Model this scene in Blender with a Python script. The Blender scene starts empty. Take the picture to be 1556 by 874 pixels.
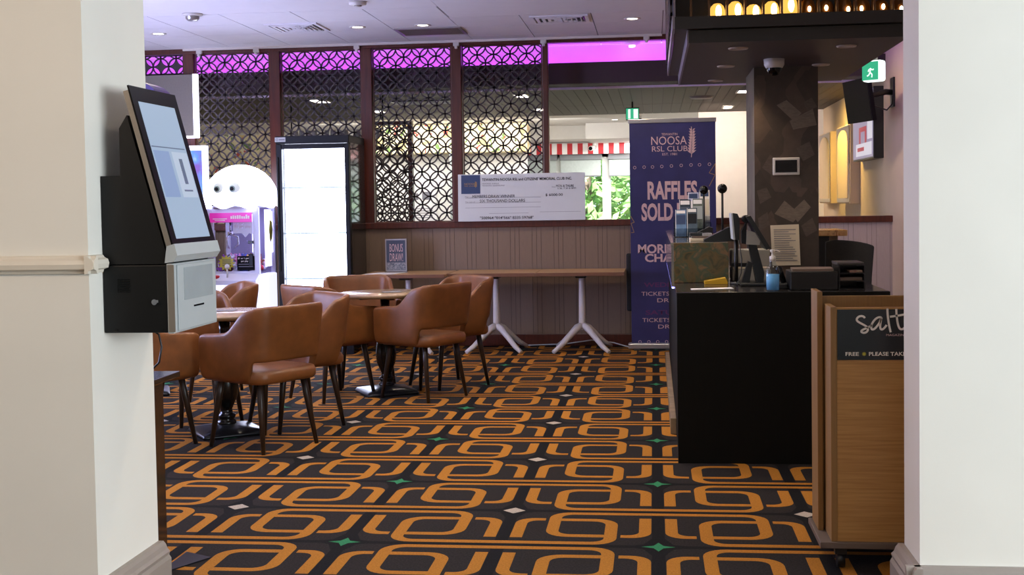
import bpy, bmesh, math, random
from mathutils import Vector, Matrix
random.seed(7)
S = bpy.context.scene
COL = S.collection
PI = math.pi

# ------------------------------------------------------------------ camera
cam_d = bpy.data.cameras.new('camera')
cam = bpy.data.objects.new('camera', cam_d); COL.objects.link(cam)
YAW, PITCH, ROLL = 0.116262, 0.041366, 0.0159
fw = Vector((-math.sin(YAW)*math.cos(PITCH), math.cos(YAW)*math.cos(PITCH), -math.sin(PITCH)))
r0 = Vector((math.cos(YAW), math.sin(YAW), 0)); u0 = r0.cross(fw)
rr = r0*math.cos(ROLL) - u0*math.sin(ROLL); uu = u0*math.cos(ROLL) + r0*math.sin(ROLL)
m = Matrix((rr, uu, -fw)).transposed().to_4x4(); m.translation = Vector((0, 0, 1.42))
cam.matrix_world = m
cam_d.sensor_width = 36.0; cam_d.sensor_fit = 'HORIZONTAL'
cam_d.lens = 36.0*1850/1556
cam_d.shift_y = -51/1556
cam_d.clip_start = 0.05; cam_d.clip_end = 200
S.camera = cam

# ------------------------------------------------------------------ view, world, lights
S.view_settings.view_transform = 'Standard'
try: S.view_settings.look = 'None'
except Exception: pass
S.view_settings.gamma = 1.0
S.view_settings.use_curve_mapping = False
S.view_settings.exposure = 0.0
try: S.cycles.use_denoising = True
except Exception: pass

W = bpy.data.worlds.new('world'); S.world = W; W.use_nodes = True
bg = W.node_tree.nodes['Background']
bg.inputs[0].default_value = (0.80, 0.90, 1.0, 1); bg.inputs[1].default_value = 2.4

def light(name, kind, loc, target, power, color, size=1.0, size_y=None, **kw):
    d = bpy.data.lights.new(name, kind); o = bpy.data.objects.new(name, d); COL.objects.link(o)
    d.energy = power; d.color = color
    if kind == 'AREA':
        d.size = size
        if size_y: d.shape = 'RECTANGLE'; d.size_y = size_y
    elif kind in ('SPOT', 'POINT'):
        d.shadow_soft_size = size
        if kind == 'SPOT': d.spot_size = kw.get('angle', 1.6); d.spot_blend = 0.7
    o.location = loc
    o.rotation_euler = (Vector(target)-Vector(loc)).to_track_quat('-Z', 'Y').to_euler()
    return o

sun = light('sun', 'SUN', (0, 0, 30), (4, 16, 18), 20.0, (1.0, 0.96, 0.90)); sun.data.angle = 0.02
# daylight from the entrance windows on the right of the foyer
light('foyer_window_daylight', 'AREA', (5.8, 1.0, 1.7), (-1.5, 3.6, 1.3), 430, (0.80, 0.92, 1.0), 5.0, 2.4)
light('foyer_warm_fill', 'AREA', (-2.6, 1.6, 2.95), (-2.4, 3.2, 0.8), 50, (1.0, 0.72, 0.50), 1.4, 1.4)  # added warm fill for the left pier, not a real fitting
# lounge ceiling downlights (the nearer ones stand above the frame)
for lx, ly, p in ((-4.55, 10.93, 22), (-2.66, 10.93, 22), (-2.06, 10.95, 22), (-0.17, 10.97, 30),
                  (-3.4, 8.0, 34), (-1.6, 8.0, 55), (-0.3, 8.0, 65), (-2.6, 5.6, 26), (-0.9, 5.6, 44), (0.9, 5.0, 20)):
    light('lounge_downlight_beam', 'SPOT', (lx, ly, 3.0), (lx, ly, 0), p*1.35, (1.0, 0.86, 0.66), 0.06, angle=2.3)
light('lounge_ceiling_fill', 'AREA', (-2.0, 6.6, 3.02), (-2.0, 6.6, 0), 40, (0.90, 0.90, 1.0), 3.0, 2.0)  # added ambient fill above the frame, no real ceiling panel
light('lounge_side_fill', 'AREA', (-5.9, 8.2, 1.5), (-3.0, 9.4, 3.0), 330, (0.50, 0.56, 1.0), 2.6, 1.8)  # added cool fill to tint the ceiling; this wall has no window
# bar room beyond the screens
light('bar_room_light', 'AREA', (-3.0, 17.4, 2.58), (-3.0, 18.6, 1.2), 120, (1.0, 0.97, 0.93), 4.0, 1.0)
light('bar_room_light_far', 'AREA', (-0.3, 19.3, 2.3), (-0.6, 19.5, 0), 100, (1.0, 0.99, 0.98), 2.4, 1.0)
light('hall_wall_light', 'SPOT', (0.7, 15.4, 2.5), (1.2, 16.8, 1.6), 120, (1.0, 0.82, 0.70), 0.1, angle=2.2)
light('mirror_wall_light', 'SPOT', (1.5, 14.3, 2.55), (2.3, 14.6, 1.5), 120, (1.0, 0.68, 0.18), 0.08, angle=2.2)
light('side_wall_light', 'SPOT', (1.1, 11.3, 2.9), (2.3, 11.6, 1.3), 34, (1.0, 0.80, 0.66), 0.08, angle=2.0)
light('cove_purple_light', 'AREA', (1.85, 11.0, 3.0), (2.3, 11.3, 2.8), 4, (0.45, 0.12, 1.0), 0.1, 1.8)
light('wainscot_fill', 'SPOT', (1.75, 9.9, 2.95), (1.75, 12.1, 0.7), 42, (1.0, 0.86, 0.74), 0.06, angle=1.6)  # added spot to brighten the right wainscot, no downlight fitting there
light('canopy_downlight_beam', 'SPOT', (0.5, 7.8, 2.2), (0.45, 7.8, 0), 16, (1.0, 0.76, 0.5), 0.05, angle=2.0)
light('canopy_downlight_beam', 'SPOT', (1.06, 7.0, 2.2), (1.06, 7.2, 0), 10, (1.0, 0.76, 0.5), 0.05, angle=2.0)

# ------------------------------------------------------------------ material helpers
def lin(c):
    return tuple(((v/255)/12.92 if v/255 <= 0.04045 else ((v/255+0.055)/1.055)**2.4) for v in c)
def new_mat(name):
    mt = bpy.data.materials.new(name); mt.use_nodes = True
    return mt, mt.node_tree, mt.node_tree.nodes['Principled BSDF']
def mat(name, rgb, rough=0.5, metal=0.0, vary=0.08, scale=8.0, bump=0.0, bscale=200.0, stretch=None, coat=0.0, spec=None, rgb2=None, detail=4.0):
    mt, nt, b = new_mat(name)
    c = lin(rgb)
    tc = nt.nodes.new('ShaderNodeTexCoord'); mp = nt.nodes.new('ShaderNodeMapping')
    nt.links.new(tc.outputs['Object'], mp.inputs[0])
    if stretch: mp.inputs['Scale'].default_value = stretch
    nz = nt.nodes.new('ShaderNodeTexNoise'); nz.inputs['Scale'].default_value = scale; nz.inputs['Detail'].default_value = detail
    nt.links.new(mp.outputs[0], nz.inputs['Vector'])
    rp = nt.nodes.new('ShaderNodeValToRGB')
    c2 = lin(rgb2) if rgb2 else tuple(v*(1+vary) for v in c)
    c1 = c if rgb2 else tuple(v*(1-vary) for v in c)
    rp.color_ramp.elements[0].position = 0.3; rp.color_ramp.elements[1].position = 0.7
    rp.color_ramp.elements[0].color = (*c1, 1); rp.color_ramp.elements[1].color = (*c2, 1)
    nt.links.new(nz.outputs[0], rp.inputs[0]); nt.links.new(rp.outputs[0], b.inputs['Base Color'])
    b.inputs['Roughness'].default_value = rough; b.inputs['Metallic'].default_value = metal
    if coat: b.inputs['Coat Weight'].default_value = coat; b.inputs['Coat Roughness'].default_value = 0.1
    if spec is not None: b.inputs['Specular IOR Level'].default_value = spec
    if bump:
        n2 = nt.nodes.new('ShaderNodeTexNoise'); n2.inputs['Scale'].default_value = bscale; n2.inputs['Detail'].default_value = 2
        nt.links.new(mp.outputs[0], n2.inputs['Vector'])
        bp = nt.nodes.new('ShaderNodeBump'); bp.inputs['Strength'].default_value = bump; bp.inputs['Distance'].default_value = 0.002
        nt.links.new(n2.outputs[0], bp.inputs['Height']); nt.links.new(bp.outputs[0], b.inputs['Normal'])
    return mt
def emit(name, rgb, strength, base=None):
    mt, nt, b = new_mat(name)
    b.inputs['Base Color'].default_value = (*lin(base or rgb), 1)
    b.inputs['Emission Color'].default_value = (*lin(rgb), 1); b.inputs['Emission Strength'].default_value = strength
    b.inputs['Roughness'].default_value = 0.4
    return mt
def glass(name, tint=(255, 255, 255), rough=0.0, opacity=0.0, ior=1.45):
    # thin clear sheet: mostly transparent with a soft gloss
    mt = bpy.data.materials.new(name); mt.use_nodes = True; nt = mt.node_tree
    for n in list(nt.nodes): nt.nodes.remove(n)
    out = nt.nodes.new('ShaderNodeOutputMaterial'); tr = nt.nodes.new('ShaderNodeBsdfTransparent'); gl = nt.nodes.new('ShaderNodeBsdfGlossy')
    fr = nt.nodes.new('ShaderNodeFresnel'); mx = nt.nodes.new('ShaderNodeMixShader')
    fr.inputs[0].default_value = ior; tr.inputs[0].default_value = (*lin(tint), 1); gl.inputs['Roughness'].default_value = rough
    ge = nt.nodes.new('ShaderNodeNewGeometry'); sb = nt.nodes.new('ShaderNodeMath'); sb.operation = 'SUBTRACT'; sb.inputs[0].default_value = 1.0; sb.use_clamp = True
    ml = nt.nodes.new('ShaderNodeMath'); ml.operation = 'MULTIPLY'
    nt.links.new(ge.outputs['Backfacing'], sb.inputs[1]); nt.links.new(fr.outputs[0], ml.inputs[0]); nt.links.new(sb.outputs[0], ml.inputs[1])
    nt.links.new(ml.outputs[0], mx.inputs[0]); nt.links.new(tr.outputs[0], mx.inputs[1]); nt.links.new(gl.outputs[0], mx.inputs[2])
    nt.links.new(mx.outputs[0], out.inputs[0])
    return mt

M = {}
M['wall_paint'] = mat('wall_paint', (232, 226, 214), 0.55, vary=0.02, scale=3, bump=0.08, bscale=400)
M['trim_taupe'] = mat('trim_taupe', (150, 138, 128), 0.45, vary=0.03)
M['rail_cream'] = mat('rail_cream', (225, 214, 196), 0.4, vary=0.02)
M['ceil_white'] = mat('ceil_white', (226, 222, 226), 0.8, vary=0.015)
M['ceil_gap'] = mat('ceil_gap', (95, 90, 96), 0.9)
M['dark_red_wood'] = mat('dark_red_wood', (82, 35, 21), 0.35, vary=0.25, scale=6, stretch=(8, 8, 0.6))
M['espresso'] = mat('espresso', (44, 28, 20), 0.16, vary=0.25, scale=5, stretch=(3, 3, 14), coat=0.3)
M['wainscot'] = mat('wainscot', (126, 104, 84), 0.6, vary=0.05, scale=30, stretch=(6, 6, 0.5))
M['wainscot_gap'] = mat('wainscot_gap', (60, 48, 42), 0.8)
M['black_wood'] = mat('black_wood', (12, 12, 11), 0.6, spec=0.15, vary=0.12, scale=8, stretch=(12, 12, 0.8))
M['lattice'] = mat('lattice', (58, 46, 48), 0.42, vary=0.08)
M['lattice_left'] = M['lattice']
M['leather'] = mat('leather', (120, 72, 35), 0.40, vary=0.22, scale=9, bump=0.25, bscale=260)
M['leg_dark'] = mat('leg_dark', (46, 34, 27), 0.32, vary=0.15)
M['iron_black'] = mat('iron_black', (16, 15, 15), 0.22, vary=0.1)
M['base_plate'] = mat('base_plate', (30, 31, 36), 0.28, metal=0.4)
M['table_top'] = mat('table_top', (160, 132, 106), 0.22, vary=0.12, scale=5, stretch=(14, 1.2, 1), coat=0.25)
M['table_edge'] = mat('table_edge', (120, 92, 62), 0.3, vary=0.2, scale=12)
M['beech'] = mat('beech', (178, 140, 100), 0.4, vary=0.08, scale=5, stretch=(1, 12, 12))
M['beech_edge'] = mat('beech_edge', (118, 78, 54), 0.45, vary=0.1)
M['white_metal'] = mat('white_metal', (214, 206, 198), 0.32, vary=0.02)
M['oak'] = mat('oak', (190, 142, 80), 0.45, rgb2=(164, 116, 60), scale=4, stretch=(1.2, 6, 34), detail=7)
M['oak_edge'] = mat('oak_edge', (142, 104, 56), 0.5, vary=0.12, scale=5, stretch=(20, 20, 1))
M['grey_board'] = mat('grey_board', (104, 88, 78), 0.5, vary=0.06)
M['sign_black'] = mat('sign_black', (22, 24, 28), 0.25, vary=0.2, scale=3)
M['letter_white'] = mat('letter_white', (232, 222, 212), 0.6, vary=0.01)
M['letter_yellow'] = mat('letter_yellow', (190, 180, 60), 0.6, vary=0.01)
M['letter_pink'] = mat('letter_pink', (205, 170, 165), 0.6, vary=0.01)
M['letter_plum'] = mat('letter_plum', (92, 40, 88), 0.6, vary=0.01)
M['letter_gold'] = mat('letter_gold', (150, 118, 74), 0.6, vary=0.01)
M['ink'] = mat('ink', (26, 24, 30), 0.6, vary=0.01)
M['ink_grey'] = mat('ink_grey', (120, 118, 126), 0.6, vary=0.01)
M['paper'] = mat('paper', (226, 222, 222), 0.6, vary=0.015)
M['paper_cream'] = mat('paper_cream', (214, 200, 176), 0.6, vary=0.02)
M['cheque'] = mat('cheque', (204, 206, 206), 0.35, vary=0.04, scale=2)
M['navy'] = mat('navy', (44, 62, 98), 0.4, vary=0.1)
M['banner'] = mat('banner', (43, 41, 88), 0.5, vary=0.2, scale=4, detail=8)
M['silver'] = mat('silver', (176, 172, 170), 0.3, metal=0.7, vary=0.03)
M['poster_dark'] = mat('poster_dark', (52, 60, 78), 0.4, rgb2=(70, 80, 96), scale=5)
M['poster_grit'] = mat('poster_grit', (70, 78, 90), 0.5, rgb2=(160, 158, 156), scale=70)
M['granite'] = mat('granite', (70, 66, 46), 0.12, rgb2=(122, 98, 70), scale=9, detail=10, spec=0.3)
M['granite_top'] = mat('granite_top', (92, 90, 84), 0.06, rgb2=(128, 120, 108), scale=9, detail=10, coat=0.6)
M['marble_gold'] = mat('marble_gold', (222, 170, 100), 0.2, rgb2=(140, 74, 30), scale=9, detail=6)
M['stone_pale'] = mat('stone_pale', (150, 128, 100), 0.5, rgb2=(120, 98, 72), scale=12)
M['counter_top'] = mat('counter_top', (46, 42, 42), 0.16, vary=0.1)
M['kiosk_black'] = mat('kiosk_black', (12, 13, 14), 0.45, spec=0.3, vary=0.08, bump=0.08, bscale=500)
M['kiosk_grey'] = mat('kiosk_grey', (178, 182, 182), 0.4, vary=0.02)
M['bezel_black'] = mat('bezel_black', (9, 9, 10), 0.35, vary=0.05, spec=0.12)
M['tv_dark'] = mat('tv_dark', (14, 12, 14), 0.5, spec=0.06, vary=0.1)
M['cover_dark'] = mat('cover_dark', (62, 57, 54), 0.6, vary=0.15, scale=30)
M['kiosk_window'] = mat('kiosk_window', (158, 164, 164), 0.25, vary=0.05)
M['kiosk_silver'] = mat('kiosk_silver', (136, 126, 114), 0.4, metal=0.3, vary=0.03)
M['gloss_black'] = mat('gloss_black', (9, 9, 10), 0.12, vary=0.05, spec=0.3)
M['plastic_black'] = mat('plastic_black', (18, 18, 19), 0.35, vary=0.05)
M['fabric_black'] = mat('fabric_black', (24, 23, 23), 0.8, vary=0.2, scale=80, bump=0.3)
M['plastic_grey'] = mat('plastic_grey', (150, 146, 138), 0.5, vary=0.03)
M['screen_ui'] = emit('screen_ui', (176, 200, 226), 0.75, (40, 40, 50))
M['screen_ui_panel'] = emit('screen_ui_panel', (152, 178, 222), 0.72, (40, 40, 50))
M['screen_ui_light'] = emit('screen_ui_light', (198, 214, 234), 0.8, (40, 40, 50))
M['screen_ui_dark'] = emit('screen_ui_dark', (112, 130, 160), 0.6, (40, 40, 50))
M['fridge_glow'] = emit('fridge_glow', (226, 234, 255), 13.0)
M['fridge_shelf_glow'] = emit('fridge_shelf_glow', (196, 226, 240), 0.8, (12, 14, 15))  # glow put into the shelves so their edges read against the bright interior
M['fridge_trim'] = mat('fridge_trim', (14, 14, 17), 0.4, spec=0.25, vary=0.04)
M['fridge_side'] = mat('fridge_side', (96, 100, 104), 0.1, metal=0.9, vary=0.03)
M['dome_glow'] = emit('dome_glow', (222, 226, 255), 8.0)
M['claw_tube'] = emit('claw_tube', (216, 216, 255), 2.6)
M['claw_body'] = mat('claw_body', (206, 204, 222), 0.35, vary=0.02)
M['claw_lit'] = emit('claw_lit', (224, 226, 255), 1.2)
M['claw_inner'] = mat('claw_inner', (150, 142, 176), 0.4, vary=0.03)
M['magenta_print'] = emit('magenta_print', (222, 46, 168), 0.5, (180, 40, 140))
M['chrome'] = mat('chrome', (200, 200, 208), 0.12, metal=1.0, vary=0.02)
M['clear'] = glass('clear', (246, 248, 252))
M['clear_soft'] = glass('clear_soft', (248, 248, 252), 0.05, ior=1.08)
M['acrylic'] = glass('acrylic', (222, 226, 230), 0.02)
M['eye_white'] = emit('eye_white', (214, 230, 226), 0.35, (220, 225, 220))
M['eye_ring'] = mat('eye_ring', (150, 176, 170), 0.3)
M['magenta_led'] = emit('magenta_led', (206, 86, 255), 36.0)
M['cove_paint'] = mat('cove_paint', (236, 214, 240), 0.7, vary=0.01)
M['bulkhead_dark'] = mat('bulkhead_dark', (62, 44, 50), 0.6, vary=0.04)
M['brown_ceiling'] = mat('brown_ceiling', (54, 46, 38), 0.6, vary=0.06, scale=14, stretch=(1, 0.2, 1))
M['plank_gap'] = mat('plank_gap', (36, 30, 26), 0.8)
M['bar_white'] = mat('bar_white', (230, 226, 220), 0.6, vary=0.02)
M['bar_cream'] = mat('bar_cream', (226, 206, 172), 0.6, vary=0.03)
M['stripe_red'] = mat('stripe_red', (190, 32, 40), 0.6, vary=0.04)
M['stripe_white'] = mat('stripe_white', (236, 230, 226), 0.6, vary=0.02)
M['blind'] = mat('blind', (176, 184, 178), 0.7, vary=0.04, scale=30)
M['blind_dark'] = mat('blind_dark', (122, 124, 126), 0.6, vary=0.03)
M['frame_white'] = mat('frame_white', (206, 206, 200), 0.5, vary=0.02)
M['leaf'] = mat('leaf', (120, 176, 96), 0.5, rgb2=(178, 210, 140), scale=3)
M['bark'] = mat('bark', (110, 96, 80), 0.8, vary=0.2)
M['canopy'] = mat('canopy', (60, 48, 42), 0.55, vary=0.1, scale=10, stretch=(0.6, 10, 1))
M['canopy_black'] = mat('canopy_black', (30, 25, 23), 0.5, vary=0.1, scale=10, stretch=(0.5, 1, 8))
M['canopy_edge'] = mat('canopy_edge', (120, 112, 124), 0.4, vary=0.05)
M['amber_bright'] = emit('amber_bright', (255, 190, 84), 1.25, (120, 70, 20))
M['bulb_hot'] = emit('bulb_hot', (255, 224, 160), 16.0)
M['dim_amber'] = mat('dim_amber', (120, 74, 30), 0.12, vary=0.2)
M['brass_fin'] = mat('brass_fin', (92, 62, 36), 0.3, metal=0.6, vary=0.1)
M['lamp_on'] = emit('lamp_on', (255, 244, 230), 9.0)
M['lamp_off'] = mat('lamp_off', (168, 150, 136), 0.35, vary=0.04)
M['cam_white'] = mat('cam_white', (212, 206, 200), 0.35, vary=0.02)
M['exit_green'] = emit('exit_green', (70, 200, 150), 0.8, (30, 120, 80))
M['exit_white'] = emit('exit_white', (240, 250, 246), 1.3)
M['wall_warm'] = mat('wall_warm', (214, 192, 162), 0.6, vary=0.02)
M['wainscot_pale'] = mat('wainscot_pale', (176, 160, 152), 0.6, vary=0.04, scale=30, stretch=(6, 6, 0.5))
M['mirror'] = mat('mirror', (224, 220, 212), 0.03, metal=1.0, vary=0.01)
M['tv_picture'] = emit('tv_picture', (170, 160, 196), 0.6, (40, 40, 50))
M['tv_red'] = emit('tv_red', (206, 60, 84), 0.6, (60, 20, 20))
M['tv_white'] = emit('tv_white', (226, 222, 236), 0.75, (60, 60, 60))
M['gel_blue'] = mat('gel_blue', (120, 190, 236), 0.1, vary=0.05, scale=30)
M['gel_blue'].node_tree.nodes['Principled BSDF'].inputs['Alpha'].default_value = 0.75
M['bottle_clear'] = glass('bottle_clear', (238, 244, 250), 0.02, ior=1.5)
M['yellow_card'] = mat('yellow_card', (206, 160, 30), 0.5, vary=0.04)
M['orange_card'] = mat('orange_card', (226, 120, 50), 0.5, vary=0.04)
M['floor_plain'] = mat('floor_plain', (120, 110, 100), 0.6)
M['led_blue'] = emit('led_blue', (150, 150, 255), 5.0)
M['plum_panel'] = mat('plum_panel', (66, 48, 104), 0.35, vary=0.05)
M['board_grey'] = mat('board_grey', (124, 116, 106), 0.6, vary=0.04, scale=60)
M['edge_glow'] = emit('edge_glow', (236, 236, 255), 2.2)
M['booklet_red'] = mat('booklet_red', (120, 60, 56), 0.5, rgb2=(150, 140, 120), scale=40)
M['water_glass'] = mat('water_glass', (190, 186, 180), 0.08, vary=0.2)

# carpet materials
M['carpet_base'] = mat('carpet_base', (43, 38, 37), 0.95, vary=0.35, scale=120, bump=0.5, bscale=700, spec=0.1)
M['carpet_black'] = mat('carpet_black', (25, 23, 24), 0.95, vary=0.35, scale=120, bump=0.5, bscale=700, spec=0.1)
M['carpet_orange'] = mat('carpet_orange', (172, 113, 42), 0.95, vary=0.22, scale=140, bump=0.5, bscale=700, spec=0.1)
M['carpet_green'] = mat('carpet_green', (52, 124, 84), 0.95, vary=0.2, scale=140, spec=0.1)
M['carpet_cream'] = mat('carpet_cream', (178, 164, 150), 0.95, vary=0.2, scale=140, spec=0.1)

def granite_nodes(mt, cols, scale):
    nt = mt.node_tree; rp = [n for n in nt.nodes if n.type == 'VALTORGB'][0]
    nz = [n for n in nt.nodes if n.type == 'TEX_NOISE'][0]
    nz.inputs['Scale'].default_value = scale; nz.inputs['Distortion'].default_value = 1.6
    el = rp.color_ramp.elements
    while len(el) > 2: el.remove(el[-1])
    for i, c in enumerate(cols):
        p = 0.28 + 0.46*i/(len(cols)-1)
        e = el[i] if i < 2 else el.new(p)
        e.position = p; e.color = (*lin(c), 1)
granite_nodes(M['granite'], [(52, 58, 38), (98, 80, 46), (68, 78, 56), (126, 96, 64), (80, 62, 38)], 13)
[n for n in M['granite'].node_tree.nodes if n.type == 'TEX_NOISE'][0].inputs['Distortion'].default_value = 0.7
granite_nodes(M['marble_gold'], [(150, 84, 34), (226, 176, 108), (206, 150, 84), (120, 60, 24)], 8)
# dark rock-leaf column cladding with pale angled patches
def column_material():
    mt = mat('slate_column', (62, 52, 45), 0.5, vary=0.12, scale=20); nt = mt.node_tree; b = nt.nodes['Principled BSDF']
    tc = nt.nodes.new('ShaderNodeTexCoord'); mp = nt.nodes.new('ShaderNodeMapping'); mp.inputs['Rotation'].default_value = (0, 0.7, 0)
    mp.inputs['Scale'].default_value = (6.5, 6.5, 4.2)
    vo = nt.nodes.new('ShaderNodeTexVoronoi'); vo.distance = 'CHEBYCHEV'; vo.inputs['Scale'].default_value = 1.0
    nt.links.new(tc.outputs['Object'], mp.inputs[0]); nt.links.new(mp.outputs[0], vo.inputs['Vector'])
    rp = nt.nodes.new('ShaderNodeValToRGB'); rp.color_ramp.interpolation = 'CONSTANT'
    rp.color_ramp.elements[0].color = (1, 1, 1, 1); rp.color_ramp.elements[1].color = (1.7, 1.65, 1.6, 1); rp.color_ramp.elements[1].position = 0.66
    e = rp.color_ramp.elements.new(0.45); e.color = (1.18, 1.16, 1.14, 1)
    nt.links.new(vo.outputs['Color'], rp.inputs[0])
    mx = nt.nodes.new('ShaderNodeMix'); mx.data_type = 'RGBA'; mx.blend_type = 'MULTIPLY'; mx.inputs[0].default_value = 1.0
    old = [n for n in nt.nodes if n.type == 'VALTORGB' and n is not rp][0]
    nt.links.new(old.outputs[0], mx.inputs[6]); nt.links.new(rp.outputs[0], mx.inputs[7]); nt.links.new(mx.outputs[2], b.inputs['Base Color'])
    return mt
M['column'] = column_material()
M['column_pale'] = mat('column_pale', (112, 100, 88), 0.45, vary=0.2, scale=12, stretch=(3, 3, 14))
M['column_mid'] = mat('column_mid', (84, 73, 64), 0.45, vary=0.2, scale=12, stretch=(3, 3, 14))
def spotted_material():
    # cream frieze with painted leaves and berries
    mt, nt, b = new_mat('floral_print')
    tc = nt.nodes.new('ShaderNodeTexCoord')
    def spots(scale, thr, off):
        mp = nt.nodes.new('ShaderNodeMapping'); mp.inputs['Location'].default_value = off; nt.links.new(tc.outputs['Object'], mp.inputs[0])
        nz = nt.nodes.new('ShaderNodeTexNoise'); nz.inputs['Scale'].default_value = scale; nz.inputs['Detail'].default_value = 2
        nt.links.new(mp.outputs[0], nz.inputs['Vector'])
        g = nt.nodes.new('ShaderNodeMath'); g.operation = 'GREATER_THAN'; g.inputs[1].default_value = thr; nt.links.new(nz.outputs[0], g.inputs[0]); return g
    last = None
    for scale, thr, off, c in ((5, 0.60, (0, 0, 0), (214, 190, 120)), (7, 0.62, (3, 1, 2), (110, 140, 70)), (9, 0.65, (7, 4, 1), (190, 70, 60)), (12, 0.68, (2, 8, 3), (80, 96, 50))):
        mx = nt.nodes.new('ShaderNodeMix'); mx.data_type = 'RGBA'
        g = spots(scale, thr, off); nt.links.new(g.outputs[0], mx.inputs[0])
        if last is None: mx.inputs[6].default_value = (*lin((236, 220, 176)), 1)
        else: nt.links.new(last, mx.inputs[6])
        mx.inputs[7].default_value = (*lin(c), 1); last = mx.outputs[2]
    nt.links.new(last, b.inputs['Base Color']); b.inputs['Roughness'].default_value = 0.6
    return mt
M['floral'] = spotted_material()
def burst_material():
    mt, nt, b = new_mat('light_burst')
    tc = nt.nodes.new('ShaderNodeTexCoord'); nz = nt.nodes.new('ShaderNodeTexNoise'); nz.inputs['Scale'].default_value = 4.0; nz.inputs['Detail'].default_value = 3
    nt.links.new(tc.outputs['Object'], nz.inputs['Vector'])
    rp = nt.nodes.new('ShaderNodeValToRGB'); el = rp.color_ramp.elements
    el[0].position = 0.32; el[0].color = (*lin((120, 60, 190)), 1); el[1].position = 0.68; el[1].color = (*lin((236, 110, 190)), 1)
    for p, c in ((0.44, (80, 150, 240)), (0.54, (210, 236, 255))): e = el.new(p); e.color = (*lin(c), 1)
    nt.links.new(nz.outputs[0], rp.inputs[0]); nt.links.new(rp.outputs[0], b.inputs['Emission Color']); b.inputs['Emission Strength'].default_value = 1.0
    b.inputs['Base Color'].default_value = (0.05, 0.05, 0.08, 1)
    return mt
M['burst'] = burst_material()

# ------------------------------------------------------------------ geometry helpers
def BM(): return bmesh.new()
def add_box(bm, x0, y0, z0, x1, y1, z1, bev=0.0, seg=2, mi=0):
    r = bmesh.ops.create_cube(bm, size=1.0)
    vs = r['verts']
    for v in vs:
        v.co = Vector((x0+(v.co.x+0.5)*(x1-x0), y0+(v.co.y+0.5)*(y1-y0), z0+(v.co.z+0.5)*(z1-z0)))
    fs = {f for v in vs for f in v.link_faces}
    for f in fs: f.material_index = mi
    if bev > 0:
        es = list({e for v in vs for e in v.link_edges})
        r = bmesh.ops.bevel(bm, geom=es, offset=bev, segments=seg, affect='EDGES', profile=0.5)
        for f in r['faces']: f.material_index = mi
    return bm
def box(x0, y0, z0, x1, y1, z1, bev=0.0, seg=2): return add_box(BM(), x0, y0, z0, x1, y1, z1, bev, seg)
def frame_for(d):
    d = d.normalized(); a = Vector((0, 0, 1)) if abs(d.z) < 0.9 else Vector((1, 0, 0))
    u = d.cross(a).normalized(); return u, d.cross(u).normalized()
def add_tube(bm, pts, r, n=10, cap=True, mi=0):
    pts = [Vector(p) for p in pts]; rs = r if isinstance(r, (list, tuple)) else [r]*len(pts)
    rings = []; u = None
    for i, p in enumerate(pts):
        d = (pts[min(i+1, len(pts)-1)]-pts[max(i-1, 0)])
        if u is None: u, w = frame_for(d)
        else:
            dn = d.normalized(); u = (u-dn*u.dot(dn)); u = u.normalized() if u.length > 1e-6 else frame_for(d)[0]; w = dn.cross(u)
        rings.append([bm.verts.new(p+u*math.cos(2*PI*k/n)*rs[i]+w*math.sin(2*PI*k/n)*rs[i]) for k in range(n)])
    for a, b in zip(rings, rings[1:]):
        for k in range(n):
            f = bm.faces.new((a[k], a[(k+1) % n], b[(k+1) % n], b[k])); f.material_index = mi; f.smooth = True
    if cap:
        for rg in (rings[0], rings[-1]):
            try: f = bm.faces.new(rg); f.material_index = mi
            except Exception: pass
    return bm
def tube(pts, r, n=10): return add_tube(BM(), pts, r, n)
def add_lathe(bm, prof, c=(0, 0, 0), n=28, mi=0, arc=None):
    cx, cy, cz = c; rings = []
    for r, z in prof:
        if r < 1e-6: rings.append([bm.verts.new((cx, cy, cz+z))])
        else: rings.append([bm.verts.new((cx+r*math.cos(2*PI*k/n), cy+r*math.sin(2*PI*k/n), cz+z)) for k in range(n)])
    for a, b in zip(rings, rings[1:]):
        for k in range(n):
            k2 = (k+1) % n
            if len(a) == 1 and len(b) == 1: continue
            if len(a) == 1: vs = (a[0], b[k2], b[k])
            elif len(b) == 1: vs = (a[k], a[k2], b[0])
            else: vs = (a[k], a[k2], b[k2], b[k])
            f = bm.faces.new(vs); f.smooth = True; f.material_index = mi
    return bm
def lathe(prof, c=(0, 0, 0), n=28): return add_lathe(BM(), prof, c, n)
def add_prism(bm, poly, axis, d0, d1, mi=0):
    def pt(a, b, d):
        return {'x': (d, a, b), 'y': (a, d, b), 'z': (a, b, d)}[axis]
    A = [bm.verts.new(pt(a, b, d0)) for a, b in poly]; B = [bm.verts.new(pt(a, b, d1)) for a, b in poly]
    n = len(poly)
    for k in range(n):
        f = bm.faces.new((A[k], A[(k+1) % n], B[(k+1) % n], B[k])); f.material_index = mi
    f = bm.faces.new(A[::-1]); f.material_index = mi; f = bm.faces.new(B); f.material_index = mi
    return bm
def prism(poly, axis, d0, d1): return add_prism(BM(), poly, axis, d0, d1)
def add_sphere(bm, c, r, sc=(1, 1, 1), u=20, v=12, mi=0):
    rs = bmesh.ops.create_uvsphere(bm, u_segments=u, v_segments=v, radius=r)
    for vt in rs['verts']:
        vt.co = Vector((vt.co.x*sc[0]+c[0], vt.co.y*sc[1]+c[1], vt.co.z*sc[2]+c[2]))
        for f in vt.link_faces: f.smooth = True; f.material_index = mi
    return bm
def add_quad(bm, a, b, c, d, mi=0):
    f = bm.faces.new([bm.verts.new(p) for p in (a, b, c, d)]); f.material_index = mi; return f

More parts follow.
